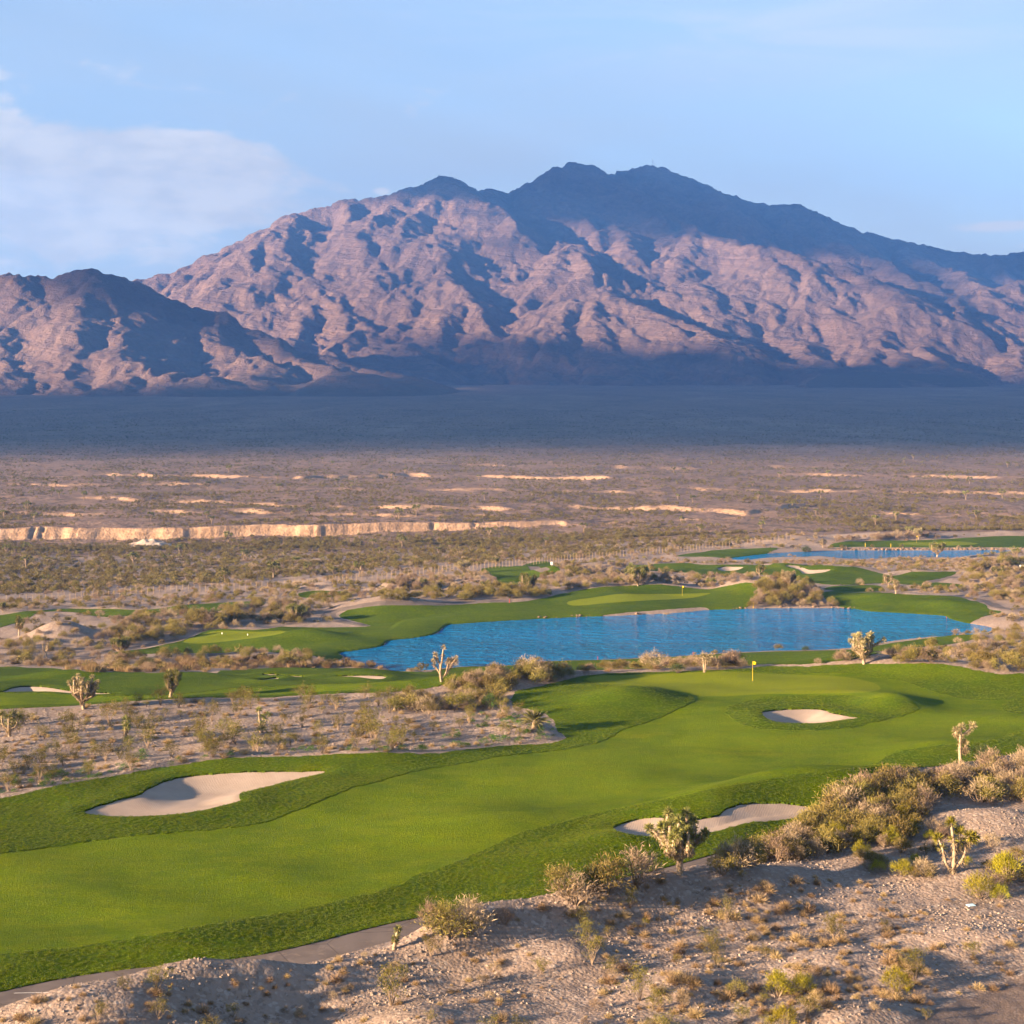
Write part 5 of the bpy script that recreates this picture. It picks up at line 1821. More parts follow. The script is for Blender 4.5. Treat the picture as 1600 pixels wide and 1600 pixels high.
STUFF = {}
MARKS = [(1062, 1340, 'the shaggy Joshua tree'), (1488, 1330, 'the yellow-tipped Joshua tree'), (618, 1470, 'the leaning Joshua stub'), (1235, 1540, 'the twin yellow bushes'), (1400, 1535, 'the round yellow bush'), (735, 1435, 'the big tan bush by the path'),
         (940, 1390, 'the crest clump'), (1501, 1165, 'the pole-like Joshua tree'), (1560, 1575, 'the bare dirt corner'), (1068, 1562, 'the orange dry bush'), (1517, 1411, 'the blue cover plate'), (1180, 1280, 'the right sand bunker'), (50, 1552, 'the white path line'),
         (400, 1590, 'the dip at the bottom edge'), (195, 1140, 'the single-stemmed Joshua tree'), (131, 1085, 'the many-armed pale Joshua tree'), (266, 1072, 'the stout Joshua tree'), (408, 1125, 'the three-stemmed Joshua tree'), (835, 1125, 'the big yucca'), (330, 1235, 'the long sand bunker'),
         (627, 1096, 'the two spiky yuccas'), (690, 1040, 'the tall forked Joshua tree'), (15, 1130, 'the low Joshua tree at the edge'), (1350, 1010, 'the tall pale Joshua tree'), (1101, 1040, 'the short pale Joshua tree'), (1555, 984, 'the pond tip'), (186, 1012, 'the vase-shaped Joshua tree'),
         (73, 1015, 'the bare forked Joshua tree'), (95, 980, 'the gravel mound'), (230, 1040, 'the dark bush in golden grass'), (530, 1030, 'the pond inlet'), (560, 1059, 'the thin flat bunker'), (1533, 1180, 'the dark round bush'), (766, 1095, 'the bright green bush'), (1176, 1055, 'the yellow flag'),
         (232, 850, 'the white earth heap'), (725, 885, 'the pale Joshua tree on the fence'), (1464, 860, 'the round-headed Joshua tree'), (830, 828, 'the end of the wash bank'), (0, 780, 'the left picture edge'), (400, 780, 'the long pale bank'), (1100, 805, 'the broken right bank'), (1435, 835, 'the far green'), (1600, 780, 'the right picture edge'), (800, 740, 'the middle of the plain')]


def place_label(label, x, y, z, q, lo, hi):
    """what it is, how big it is among its kind, and where it stands from something one can find"""
    if not label:
        return label
    px, py = 800 + x / y * F, YH + (H - z) * F / y
    size = 'low' if q < lo + 0.22 * (hi - lo) else 'tall' if q > lo + 0.6 * (hi - lo) else 'middling'
    d = [((px - a) ** 2 + (1.6 * (py - b)) ** 2, a, b, t) for a, b, t in MARKS]
    r2, a, b, t = min(d)
    dx, dy = px - a, py - b
    side = ('left of' if dx < 0 else 'right of') if abs(dx) > 1.3 * abs(dy) else ('below' if dy > 0 else 'above')
    r = math.sqrt(r2)
    far = 'close' if r < 28 else 'just' if r < 55 else 'a little' if r < 85 else 'some way' if r < 130 else 'well'
    if side in ('left of', 'right of') and abs(dy) > 0.35 * abs(dx):
        side = ('below ' if dy > 0 else 'above ') + 'and ' + side
    out = '%s %s %s %s %s' % (size, label, far, side, t)
    return out if len(out.split()) <= 16 else '%s %s %s %s' % (size, label, side, t)



def stuff_add(kind, P, sizes):
    STUFF.setdefault(kind, []).append(np.column_stack([P, sizes]))


def thicket(kind, poly, n, smin, smax, label, group, wide=1.0, margin=0.3, stuff=False, parts=False):
    P = fill(poly, n, margin)
    s = smin + (smax - smin) * rng.random(len(P)) ** 1.3
    if stuff:
        stuff_add(kind, P, s)
        return
    for (x, y, z), q in zip(P, s):
        if any(abs(x - a) < 0.9 + 0.3 * q and -5.0 < y - b < 0.8 for a, b in FEET) and q > 0.5:
            continue
        shrub(kind, x, y, z - 0.03, q, place_label(label, x, y, z, q, smin, smax), group, wide * (0.85 + 0.3 * rng.random()), parts)


def one(kind, px, py, hp, label, wide=1.0, group=None, seed=None):
    """a single plant by its foot in the picture and its height in picture rows"""
    x, y, z = spot(px, py)
    return shrub(kind, x, y, z - 0.03, hp / F * y / 0.95, label, group, wide, True, seed)


# plants one can point at
one('yellow', 1400, 1548, 34, 'rounded bright yellow-green bush at the foot of the foreground mound', 1.05)
one('yellow', 1216, 1551, 36, 'yellow-green bush in the foreground, left of a smaller twin', 0.95)
one('yellow', 1254, 1550, 30, 'smaller yellow-green bush touching its larger twin in the foreground', 0.9)
one('yellow', 1226, 1604, 36, 'yellow-green bush cut by the bottom picture edge', 0.9)
one('yellow', 1531, 1397, 38, 'bright yellow bush at the near edge of the brush, right of the yellow-tipped Joshua tree', 0.95)
one('yellow', 1563, 1400, 24, 'small yellow bush beside the bright yellow one at the brush edge', 0.9)
one('yellow', 1576, 1375, 44, 'yellow-green bush at the right picture edge below the brush', 0.9)
one('brush', 1152, 1551, 22, 'small grey-green bush left of the yellow twins in the foreground', 1.2)
one('drybrush', 1068, 1572, 24, 'round orange dry bush alone at the foot of the foreground mound', 0.75)
one('creosote', 612, 1570, 52, 'open yellow-flowered creosote bush standing in the mound shadow', 0.8)
one('creosote', 925, 1508, 40, 'creosote bush on the middle of the foreground mound slope', 0.8)
one('creosote', 1000, 1560, 40, 'creosote bush below the others on the foreground slope', 0.9)
one('creosote', 985, 1425, 26, 'creosote bush near the crest of the foreground mound', 0.9)
one('creosote', 1135, 1446, 28, 'creosote bush on the crest right of the shaggy Joshua tree', 0.8)
one('drybrush', 735, 1456, 50, 'big tan dry bush on the mound crest beside the cart path', 1.2)
one('brush', 705, 1462, 52, 'olive bush merged with the big tan dry bush by the cart path', 1.2)
one('drybrush', 672, 1450, 40, 'twiggy pale bush overhanging the cart path', 0.9)
one('drybrush', 790, 1448, 26, 'low orange dry bush right of the big tan one on the crest', 1.1)
one('brush', 880, 1402, 42, 'grey-green bush at the left of the crest clump beside the cart path', 1.35)
one('dark', 925, 1394, 36, 'dark green bush in the crest clump beside the cart path', 0.9)
one('drybrush', 900, 1418, 44, 'pale arching dry bush in front of the crest clump', 1.4)
one('brush', 950, 1399, 54, 'olive bush in the middle of the crest clump', 1.25)
one('drybrush', 992, 1388, 52, 'tan feathery bush at the right of the crest clump', 1.3)
one('dark', 1533, 1197, 34, 'dark round bush beside the pole-like pale Joshua tree', 0.8)
one('weed', 220, 1188, 18, 'bright green clump at the edge of the gravel ground', 1.0)
one('weed', 178, 975, 11, 'bright green bush in the brush behind the gravel mound', 1.6)
one('weed', 766, 1105, 26, 'bright green bush at the near end of the brush clump by the pond', 0.9)
one('dark', 230, 1043, 14, 'dark green bush in the golden grass', 1.5)
one('dark', 1060, 1051, 15, 'dark green bush left of the three-stemmed Joshua tree', 1.5)
one('dark', 1258, 1017, 8, 'dark bush on the near pond shore', 1.3)
one('brush', 1117, 1023, 7, 'small bush on the near pond shore left of the pink flowers', 1.4)
one('golden', 1018, 959, 8, 'left golden grass clump on the sand beach', 1.2)
one('golden', 1042, 957, 8, 'right golden grass clump on the sand beach', 1.4)
one('dark', 1260, 860, 12, 'dark round bush at the left end of the far pond', 1.0)
one('dark', 1581, 882, 12, 'dark bush on the brushy hill at the right edge', 1.3)


def yucca(px, py, hp, label, n=150):
    x, y, z = spot(px, py)
    h = hp / F * y
    r = np.random.default_rng(int(px + py))
    root = bpy.data.objects.new('yucca', None)
    COL.objects.link(root)
    root.location = (x, y, z)
    tag(root, label, 'yucca')
    st, fo = Build(), Build()
    tube(st, [(0, 0, -.1), (0, 0, h * .18), (0.02, 0, h * .3)], [h * .13, h * .12, h * .08], 6)
    rosette(fo, (0, 0, h * .25), (0, 0, 1), h * .75, n, r, h * 0.05, -0.15, 0.15)
    link('trunk', st.mesh('yucca_trunk', M['bark'], True), root)
    link('crown', fo.mesh('yucca_crown', M['joshua']), root)


yucca(835, 1140, 34, 'big spiky yucca on the gravel spit beside the fairway')
yucca(408, 1146, 17, 'low yucca rosette at the foot of the three-stemmed Joshua tree', 90)
yucca(617, 1106, 22, 'spiky yucca at the left of the brush clump by the pond', 90)
yucca(638, 1100, 20, 'second spiky yucca at the left of the brush clump by the pond', 90)
yucca(202, 1160, 14, 'low yucca at the foot of the short single-stemmed Joshua tree', 70)

# thickets: picture outlines on the ground
RB1 = [(1125, 1352), (1180, 1330), (1255, 1294), (1330, 1258), (1395, 1222), (1440, 1216), (1450, 1262), (1420, 1320), (1330, 1330), (1240, 1348), (1150, 1362)]
RB2 = [(1440, 1214), (1490, 1204), (1560, 1196), (1660, 1180), (1680, 1262), (1560, 1252), (1480, 1262)]
RB3 = [(1310, 1340), (1430, 1300), (1480, 1290), (1560, 1320), (1660, 1330), (1660, 1400), (1560, 1385), (1480, 1372), (1400, 1368), (1340, 1362)]
thicket('brush', RB1, 95, 0.8, 1.9, 'olive thicket bush', 'thicket beside the sand bunker', 0.95, 0.1, parts=True)
thicket('yellow', RB1, 26, 0.7, 1.4, 'golden thicket bush', 'thicket beside the sand bunker', 1.0, 0.1, parts=True)
thicket('drybrush', RB1, 50, 0.8, 1.8, 'tan thicket bush', 'thicket beside the sand bunker', 0.95, 0.5, parts=True)
thicket('drybrush', RB2, 60, 1.0, 2.0, 'pinkish dry thicket bush', 'dry thicket at the right edge', 1.0, 0.5, parts=True)
thicket('brush', RB2, 22, 0.9, 1.9, 'grey-green thicket bush', 'dry thicket at the right edge', 1.0, 0.5, parts=True)
thicket('brush', RB3, 20, 0.6, 1.3, 'olive hillside bush', 'brush around the yellow-tipped Joshua tree', 1.0, parts=True)
thicket('drybrush', RB3, 20, 0.5, 1.2, 'tan grassy bush', 'brush around the yellow-tipped Joshua tree', 0.95, parts=True)
thicket('yellow', RB3, 12, 0.5, 1.0, 'yellowish bush', 'brush around the yellow-tipped Joshua tree', 1.0, parts=True)
for i, (px, py, q) in enumerate([(1128, 1368, 1.5), (1150, 1358, 1.9), (1172, 1350, 1.7), (1195, 1341, 1.7), (1216, 1331, 1.6), (1238, 1322, 1.7), (1258, 1311, 1.8), (1280, 1301, 2.0), (1300, 1290, 2.3), (1320, 1279, 2.4), (1342, 1268, 2.3), (1362, 1257, 2.2), (1382, 1246, 2.1), (1402, 1236, 1.9), (1424, 1228, 1.6), (1275, 1292, 1.7), (1310, 1272, 2.4), (1350, 1252, 2.2), (1385, 1234, 1.9)]):
    x, y, z = spot(px, py)
    shrub('drybrush' if i % 4 == 1 else 'brush', x, y, z - 0.03, q, place_label('bush in the thicket along the path', x, y, z, q, 1.4, 2.5), 'thicket beside the sand bunker', 0.85 + 0.2 * rng.random())
# foreground gravel
LG = [(-60, 1115), (105, 1106), (225, 1100), (400, 1096), (470, 1090), (620, 1086), (660, 1095), (800, 1105), (820, 1125), (850, 1150), (720, 1170), (600, 1176), (450, 1180), (300, 1190), (100, 1220), (-60, 1245)]
FG = [(0, 1580), (120, 1545), (260, 1528), (400, 1512), (620, 1470), (800, 1435), (1050, 1375), (1200, 1372), (1330, 1370), (1480, 1390), (1600, 1400), (1600, 1530), (1430, 1600), (1200, 1640), (0, 1640)]
FGR = [(1000, 1385), (1200, 1372), (1330, 1372), (1470, 1440), (1480, 1510), (1400, 1560), (1150, 1600), (950, 1520), (940, 1430)]
thicket('tuft', FGR, 120, 0.55, 1.25, 'dry tan tuft on gravel', 'dry tufts on the foreground mound', 1.0)
thicket('tuft', FG, 90, 0.45, 1.2, 'dry tan tuft on gravel', 'dry tufts on the foreground mound', 1.0)
thicket('creosote', FG, 44, 0.45, 1.1, 'open creosote bush on gravel', 'creosote bushes on the foreground mound', 1.0, parts=True)
thicket('tuft', FG, 260, 0.22, 0.65, '', '', 1.0, 0.2, stuff=True)
thicket('tuft', FGR, 150, 0.22, 0.65, '', '', 1.0, 0.2, stuff=True)
thicket('tuft', LG, 420, 0.3, 0.9, '', '', 1.0, 0.2, stuff=True)
thicket('drybrush', FG, 30, 0.3, 0.6, 'dry brown bush on gravel', 'dry bushes on the foreground mound', 1.0)
# gravel ground left of the fairway
LG = [(-60, 1115), (105, 1106), (225, 1100), (400, 1096), (470, 1090), (620, 1086), (660, 1095), (800, 1105), (820, 1125), (850, 1150), (720, 1170), (600, 1176), (450, 1180), (300, 1190), (100, 1220), (-60, 1245)]
LGR = [(-60, 1225), (100, 1205), (220, 1190), (300, 1184), (450, 1174), (620, 1170), (720, 1158), (850, 1140), (878, 1150), (720, 1174), (600, 1180), (450, 1183), (300, 1194), (100, 1226), (-60, 1250)]
thicket('creosote', LG, 165, 0.6, 1.6, 'olive creosote bush', 'creosote bushes on the gravel ground', 1.0, parts=True)
thicket('tuft', LG, 80, 0.5, 1.2, 'dry pale tuft', 'dry tufts on the gravel ground', 1.2)
thicket('weed', LGR, 90, 0.25, 0.6, 'green weed at the turf edge', 'weeds along the turf edge', 1.5)
thicket('tuft', LGR, 10, 0.5, 0.9, 'dry pale tuft', 'dry tufts on the gravel ground', 1.2)
SPIT = [(690, 1150), (720, 1118), (800, 1108), (850, 1120), (872, 1140), (876, 1152), (790, 1162), (720, 1170)]
thicket('weed', SPIT, 60, 0.25, 0.5, 'green weed on the spit', 'weeds around the big yucca', 1.5)
# clump by the pond
CL = [(615, 1098), (650, 1078), (700, 1062), (800, 1050), (850, 1046), (850, 1062), (812, 1076), (800, 1095), (740, 1106), (660, 1112)]
thicket('brush', CL, 46, 0.9, 2.0, 'grey-green clump bush', 'brush clump by the pond tip', 1.0, 0.2, parts=True)
thicket('drybrush', CL, 30, 0.9, 1.9, 'tan clump bush', 'brush clump by the pond tip', 1.0, 0.2)
BG = [(820, 1058), (850, 1052), (950, 1047), (1100, 1044), (1160, 1042), (1160, 1048), (1050, 1051), (960, 1053), (890, 1062), (840, 1072)]
thicket('drybrush', BG, 24, 1.0, 2.2, 'tan hedge bush', 'brush behind the putting green', 1.0, 0.1)
thicket('brush', BG, 26, 0.9, 2.0, 'grey-green hedge bush', 'brush behind the putting green', 1.0, 0.1)
BR = [(1180, 1042), (1270, 1036), (1340, 1032), (1420, 1018), (1480, 1010), (1540, 998), (1570, 975), (1660, 965), (1660, 1052), (1560, 1054), (1500, 1044), (1440, 1040), (1340, 1038), (1200, 1044)]
thicket('brush', BR, 90, 0.7, 1.9, 'grey-green bank bush', 'brush on the bank right of the pond', 1.0, 0.1)
thicket('drybrush', BR, 70, 0.7, 1.7, 'tan bank bush', 'brush on the bank right of the pond', 1.0, 0.1)
# left of the pond
LB = [(-60, 1040), (-60, 1000), (40, 1000), (150, 1004), (240, 1000), (210, 1012), (160, 1024), (200, 1030), (330, 1020), (420, 1018), (500, 1032), (520, 1040), (480, 1044), (350, 1046), (200, 1050), (60, 1044)]
thicket('brush', LB, 80, 0.8, 2.0, 'grey-green brush bush', 'brush beyond the strip fairway', 1.0, 0.1)
thicket('drybrush', LB, 40, 0.8, 1.8, 'tan brush bush', 'brush beyond the strip fairway', 1.0, 0.1)
GG = [(50, 1040), (90, 1034), (160, 1040), (250, 1036), (330, 1030), (420, 1032), (520, 1036), (598, 1040), (600, 1045), (520, 1045), (400, 1046), (345, 1051), (225, 1052), (125, 1051)]
thicket('golden', GG, 230, 0.6, 1.3, 'golden grass clump', 'golden grass along the strip fairway', 1.1, -0.6)
DB = [(150, 1000), (180, 975), (240, 962), (330, 958), (420, 946), (470, 940), (540, 934), (560, 940), (520, 952), (470, 976), (400, 982), (320, 985), (280, 1000), (220, 1008)]
thicket('brush', DB, 130, 1.0, 2.4, 'olive bush in the thick brush beyond the tee', 'brush beyond the tee', 1.0, 0.2, stuff=True)
thicket('drybrush', DB, 70, 1.0, 2.2, 'tan bush', 'brush beyond the tee', 1.0, 0.2, stuff=True)
HB = [(585, 942), (600, 930), (650, 925), (720, 922), (800, 922), (830, 925), (900, 917), (905, 922), (850, 931), (800, 939), (650, 944)]
thicket('brush', HB, 110, 1.0, 2.2, '', '', 1.0, 0.2, stuff=True)
PB = [(1178, 945), (1185, 915), (1215, 905), (1260, 915), (1300, 935), (1340, 948), (1300, 950), (1200, 950)]
thicket('brush', PB, 60, 0.9, 2.6, '', '', 1.0, 0.1, stuff=True)
thicket('drybrush', PB, 50, 0.7, 2.0, '', '', 1.0, 0.1, stuff=True)
MB = [(800, 910), (850, 895), (900, 888), (980, 892), (1050, 903), (1170, 900), (1180, 912), (1120, 920), (1050, 914), (960, 915), (900, 920), (820, 924)]
thicket('drybrush', MB, 110, 0.7, 1.8, '', '', 1.0, 0.2, stuff=True)
thicket('brush', MB, 60, 0.7, 1.8, '', '', 1.0, 0.2, stuff=True)
RH = [(1290, 924), (1390, 922), (1500, 920), (1510, 905), (1520, 880), (1600, 868), (1680, 868), (1680, 945), (1570, 945), (1530, 932), (1450, 928)]
thicket('brush', RH, 190, 0.7, 1.9, '', '', 1.0, 0.2, stuff=True)
thicket('drybrush', RH, 140, 0.7, 1.8, '', '', 1.0, 0.2, stuff=True)
UR = [(1290, 850), (1330, 842), (1420, 835), (1470, 838), (1450, 842), (1380, 845), (1320, 848)]
thicket('drybrush', UR, 40, 1.0, 2.4, '', '', 1.0, 0.2, stuff=True)
RX = [(600, 925), (620, 905), (700, 900), (760, 900), (780, 918), (700, 920)]
thicket('drybrush', RX, 60, 0.7, 1.8, '', '', 1.0, 0.2, stuff=True)
MR = [(980, 880), (1060, 872), (1160, 878), (1300, 876), (1420, 874), (1540, 870), (1520, 880), (1400, 892), (1300, 882), (1100, 880)]
thicket('tuft', MR, 120, 0.8, 1.8, '', '', 1.3, 0.2, stuff=True)
FS = [(-60, 950), (0, 945), (300, 929), (560, 912), (700, 905), (720, 918), (600, 926), (480, 940), (330, 945), (200, 950), (60, 955)]
thicket('drybrush', FS, 150, 0.5, 1.5, '', '', 1.0, 0.2, stuff=True)
thicket('brush', FS, 150, 0.5, 1.6, '', '', 1.0, 0.2, stuff=True)
MS = [(900, 915), (860, 890), (1000, 876), (1200, 874), (1540, 868), (1540, 900), (1400, 905), (1200, 900), (1050, 905)]
thicket('drybrush', MS, 160, 0.5, 1.3, '', '', 1.0, 0.2, stuff=True)
thicket('creosote', MS, 120, 0.5, 1.3, '', '', 1.0, 0.2, stuff=True)
# scrub flat beyond the fence
SF = [(-120, 935), (0, 930), (300, 915), (600, 890), (900, 872), (1150, 850), (1230, 842), (1100, 838), (900, 845), (700, 842), (300, 852), (-120, 858)]
thicket('creosote', SF, 2900, 1.0, 2.2, '', '', 1.25, 0.2, stuff=True)
thicket('brush', SF, 900, 0.6, 1.3, '', '', 1.1, 0.2, stuff=True)
# open scatter over all remaining wild ground of the course
m = 15000
yy = 60 + 410 * np.sqrt(rng.random(m))
xx = (rng.random(m) * 0.9 - 0.45) * yy
k = free(xx, yy, 0.3) & (yy > 150)
P = np.stack([xx[k], yy[k], height_lookup(xx[k], yy[k])], 1)
cl_ = fbm(P[:, 0] / 14, P[:, 1] / 14, 3, 95)
P = P[(rng.random(len(P)) < 0.45 + 0.9 * cl_)]
n3 = len(P) // 4
stuff_add('creosote', P[:n3], 0.6 + 1.2 * rng.random(n3) ** 2)
stuff_add('drybrush', P[n3:2 * n3], 0.5 + 1.2 * rng.random(n3) ** 2)
stuff_add('brush', P[2 * n3:3 * n3], 0.5 + 1.2 * rng.random(n3) ** 2)
stuff_add('tuft', P[3 * n3:], 0.7 + 1.2 * rng.random(len(P) - 3 * n3))
# the plain
m = 120000
yy = 500 + 2100 * rng.random(m) ** 1.5
xx = (rng.random(m) * 1.0 - 0.5) * yy
zz = height_lookup(xx, yy)
yc, wd = cliff_line(xx, yy)
dens = 0.32 + 0.8 * fbm(xx / 60, yy / 60, 3, 91)
k = ((yy < yc - 2) | (yy > yc + wd + 1)) & (rng.random(m) < dens + 0.15)
P = np.stack([xx, yy, zz], 1)[k]
stuff_add('creosote', P, 0.6 + 1.3 * rng.random(len(P)) ** 1.8)

lap('shrubs')
# ------------------------------------------------------------------ scattered stuff (geometry nodes, one object each)


def scatter(name, P, size, meshes, label, ratio=1.0):
    me = bpy.data.meshes.new(name)
    me.vertices.add(len(P))
    me.vertices.foreach_set('co', np.ascontiguousarray(P, dtype=np.float32).ravel())
    for an, av in (('sz', size), ('rz', rng.random(len(P)) * 6.283)):
        at = me.attributes.new(an, 'FLOAT', 'POINT')
        at.data.foreach_set('value', np.ascontiguousarray(av, dtype=np.float32))
    at = me.attributes.new('pick', 'INT', 'POINT')
    at.data.foreach_set('value', rng.integers(0, len(meshes), len(P)).astype(np.int32))
    o = link(name, me)
    src = bpy.data.collections.new(name + '_source')
    for i, m_ in enumerate(meshes):
        so = bpy.data.objects.new('%s_%d' % (name, i), m_)
        src.objects.link(so)
    ng = bpy.data.node_groups.new(name + '_scatter', 'GeometryNodeTree')
    ng.interface.new_socket('Geometry', in_out='INPUT', socket_type='NodeSocketGeometry')
    ng.interface.new_socket('Geometry', in_out='OUTPUT', socket_type='NodeSocketGeometry')
    gi, go = ng.nodes.new('NodeGroupInput'), ng.nodes.new('NodeGroupOutput')
    ci = ng.nodes.new('GeometryNodeCollectionInfo')
    ci.inputs['Collection'].default_value = src
    ci.inputs['Separate Children'].default_value = True
    ci.inputs['Reset Children'].default_value = True
    ip = ng.nodes.new('GeometryNodeInstanceOnPoints')
    ip.inputs['Pick Instance'].default_value = True

    def attr(nm, ty):
        n = ng.nodes.new('GeometryNodeInputNamedAttribute')
        n.data_type = ty
        n.inputs['Name'].default_value = nm
        return n.outputs[0]
    cx = ng.nodes.new('ShaderNodeCombineXYZ')
    ng.links.new(attr('rz', 'FLOAT'), cx.inputs[2])
    cs = ng.nodes.new('ShaderNodeCombineXYZ')
    sz = attr('sz', 'FLOAT')
    mu = ng.nodes.new('ShaderNodeMath')
    mu.operation = 'MULTIPLY'
    mu.inputs[1].default_value = ratio
    ng.links.new(sz, mu.inputs[0])
    ng.links.new(mu.outputs[0], cs.inputs[0])
    ng.links.new(mu.outputs[0], cs.inputs[1])
    ng.links.new(sz, cs.inputs[2])
    ng.links.new(gi.outputs[0], ip.inputs['Points'])
    ng.links.new(ci.outputs[0], ip.inputs['Instance'])
    ng.links.new(attr('pick', 'INT'), ip.inputs['Instance Index'])
    ng.links.new(cx.outputs[0], ip.inputs['Rotation'])
    ng.links.new(cs.outputs[0], ip.inputs['Scale'])
    ng.links.new(ip.outputs[0], go.inputs[0])
    md = o.modifiers.new('scatter', 'NODES')
    md.node_group = ng
    return tag(o, label, 'vegetation' if 'gravel' not in name else 'gravel', None, 'stuff')


def low(kind, seed):
    """few-faced far version of a shrub"""
    if kind == 'creosote':
        return mesh_far('far_creosote', seed, M['scrub'])
    return lib(kind)[seed % 4][1]


def mesh_far(name, seed, mat):
    r = np.random.default_rng(seed)
    fo = Build()
    n = 90
    a = r.random(n) * 6.283
    q = np.sqrt(r.random(n)) * 0.5
    pos = np.stack([q * np.cos(a), q * np.sin(a), 0.15 + (0.75 - 0.7 * q) * r.random(n) ** 0.6], 1)
    leaves(fo, pos, 0.10 + 0.09 * r.random(n), r)
    blades(fo, np.zeros((12, 3)), rand_dirs(12, r, 0.4), 0.7, 0.03, r)
    return fo.mesh(name, mat)


SLAB = dict(brush='grey-green brush massed beyond the near pond', drybrush='tan dry brush scattered beyond the near pond', tuft='dry tufts scattered over the far gravel rises', creosote='olive scrub covering the flat and the plain')
for kind, arrs in STUFF.items():
    A = np.vstack(arrs)
    scatter({'brush': 'brush_mass', 'drybrush': 'dry_brush_mass', 'tuft': 'dry_tuft_mass', 'creosote': 'desert_scrub'}[kind], A[:, :3] - np.array([0, 0, 0.03]), A[:, 3], [low(kind, i) for i in range(4)], SLAB[kind])

# Joshua trees dotted over the flat and the plain
fj = []
for v in range(4):
    r = np.random.default_rng(900 + v)
    t_, c_ = Build(), Build()
    tube(t_, [(0, 0, -0.1), (0.02, 0, 0.4)], [0.06, 0.05], 5)
    for i in range(5):
        a = i * 1.257 + r.random()
        e = np.array([0.28 * math.cos(a), 0.28 * math.sin(a), 0.7 + 0.25 * r.random()])
        tube(t_, [(0.02, 0, 0.35), e * 0.7 + np.array([0, 0, 0.05]), e], [0.04, 0.035, 0.03], 4)
        rosette(c_, e, e, 0.20, 46, r, 0.06)
    fj.append((t_.mesh('far_joshua_trunk', M['twig']), c_.mesh('far_joshua_crown', M['joshua'])))
m = 420
yy = 330 + 800 * rng.random(m) ** 1.2
xx = (rng.random(m) * 0.8 - 0.4) * yy
yc, wd = cliff_line(xx, yy)
pxs = 800 + xx / yy * F
k = ((yy < yc - 3) | (yy > yc + wd + 2)) & free(xx, yy, 1.0) & ((yy > 480) | (pxs < 560 - (yy - 330) * -2.2))
xx, yy = xx[k][:120], yy[k][:120]
zz = height_lookup(xx, yy)
for i, (x, y, z) in enumerate(zip(xx, yy, zz)):
    t_, c_ = fj[i % 4]
    h = 2.2 + 2.0 * rng.random()
    o = link('joshua_tree', t_, None, (x, y, z), rng.random() * 6.28, h)
    link('crown', c_, o)
    tag(o, place_label('far Joshua tree', x, y, z, h, 2.2, 4.2), 'joshua tree', 'far Joshua trees beyond the fence')

# loose stones on the foreground gravel and blades in the rough
pb = []
for v in range(4):
    r = np.random.default_rng(40 + v)
    a = np.array([(0, 0, 1), (.9, 0, .3), (.28, .85, .3), (-.72, .53, .3), (-.72, -.53, .3), (.28, -.85, .3), (.6, .4, -.4), (-.3, .7, -.4), (-.8, 0, -.4), (-.3, -.7, -.4), (.6, -.4, -.4)], float)
    a = a * (0.75 + 0.5 * r.random((11, 1))) * np.array([1, 0.8, 0.6])
    t = [(0, 1, 2), (0, 2, 3), (0, 3, 4), (0, 4, 5), (0, 5, 1), (1, 6, 2), (2, 6, 7), (2, 7, 3), (3, 7, 8), (3, 8, 4), (4, 8, 9), (4, 9, 5), (5, 9, 10), (5, 10, 1), (1, 10, 6)]
    pb.append(mesh_np('pebble', a, np.array(t), [M['pebble']], None, False, {'v': np.zeros(11)}))
m = 60000
yy = 56 + 54 * rng.random(m)
xx = (rng.random(m) * 0.86 - 0.43) * yy
k = free(xx, yy, 0.0) & (sdf(W['dirt'], xx, yy, 5) > 0.2) & (rng.random(m) < 0.35 + 0.9 * fbm(xx / 4, yy / 4, 3, 77))
xx, yy = xx[k], yy[k]
scatter('loose_gravel', np.stack([xx, yy, height_lookup(xx, yy)], 1), 0.025 + 0.10 * rng.random(len(xx)) ** 4 + 0.02, pb, 'loose pale stones strewn over the foreground mound')
m = 16000
P = fill(LG, 4000)
scatter('loose_gravel', P, 0.03 + 0.10 * rng.random(len(P)) ** 3, pb, 'loose pale stones strewn over the gravel ground left of the fairway')

bl = []
for v in range(3):
    r = np.random.default_rng(60 + v)
    fo = Build()
    n = 14
    d = r.normal(size=(n, 3)) * np.array([0.5, 0.5, 0]) + np.array([0, 0, 1])
    d /= np.linalg.norm(d, axis=1)[:, None]
    blades(fo, r.normal(size=(n, 3)) * np.array([0.5, 0.5, 0]), d, 0.6 + 0.5 * r.random(n), 0.16, r, 0.2)
    bl.append(fo.mesh('rough_tuft', M['blade']))
ta = LV[rough_t]
area = np.abs(np.cross(ta[:, 1, :2] - ta[:, 0, :2], ta[:, 2, :2] - ta[:, 0, :2])) / 2
keep = area * np.where(ta[:, 0, 1] < 112, 1.0, 0.35)
pick = rng.choice(len(rough_t), 45000, p=keep / keep.sum())
w3 = rng.dirichlet((1, 1, 1), len(pick))
PG = (ta[pick] * w3[:, :, None]).sum(1)
PG[:, 2] += 0.05
scatter('rough_blades', PG, 0.04 + 0.06 * rng.random(len(PG)), bl, 'tufty grass blades of the rough', 1.3)

lap('scatter')
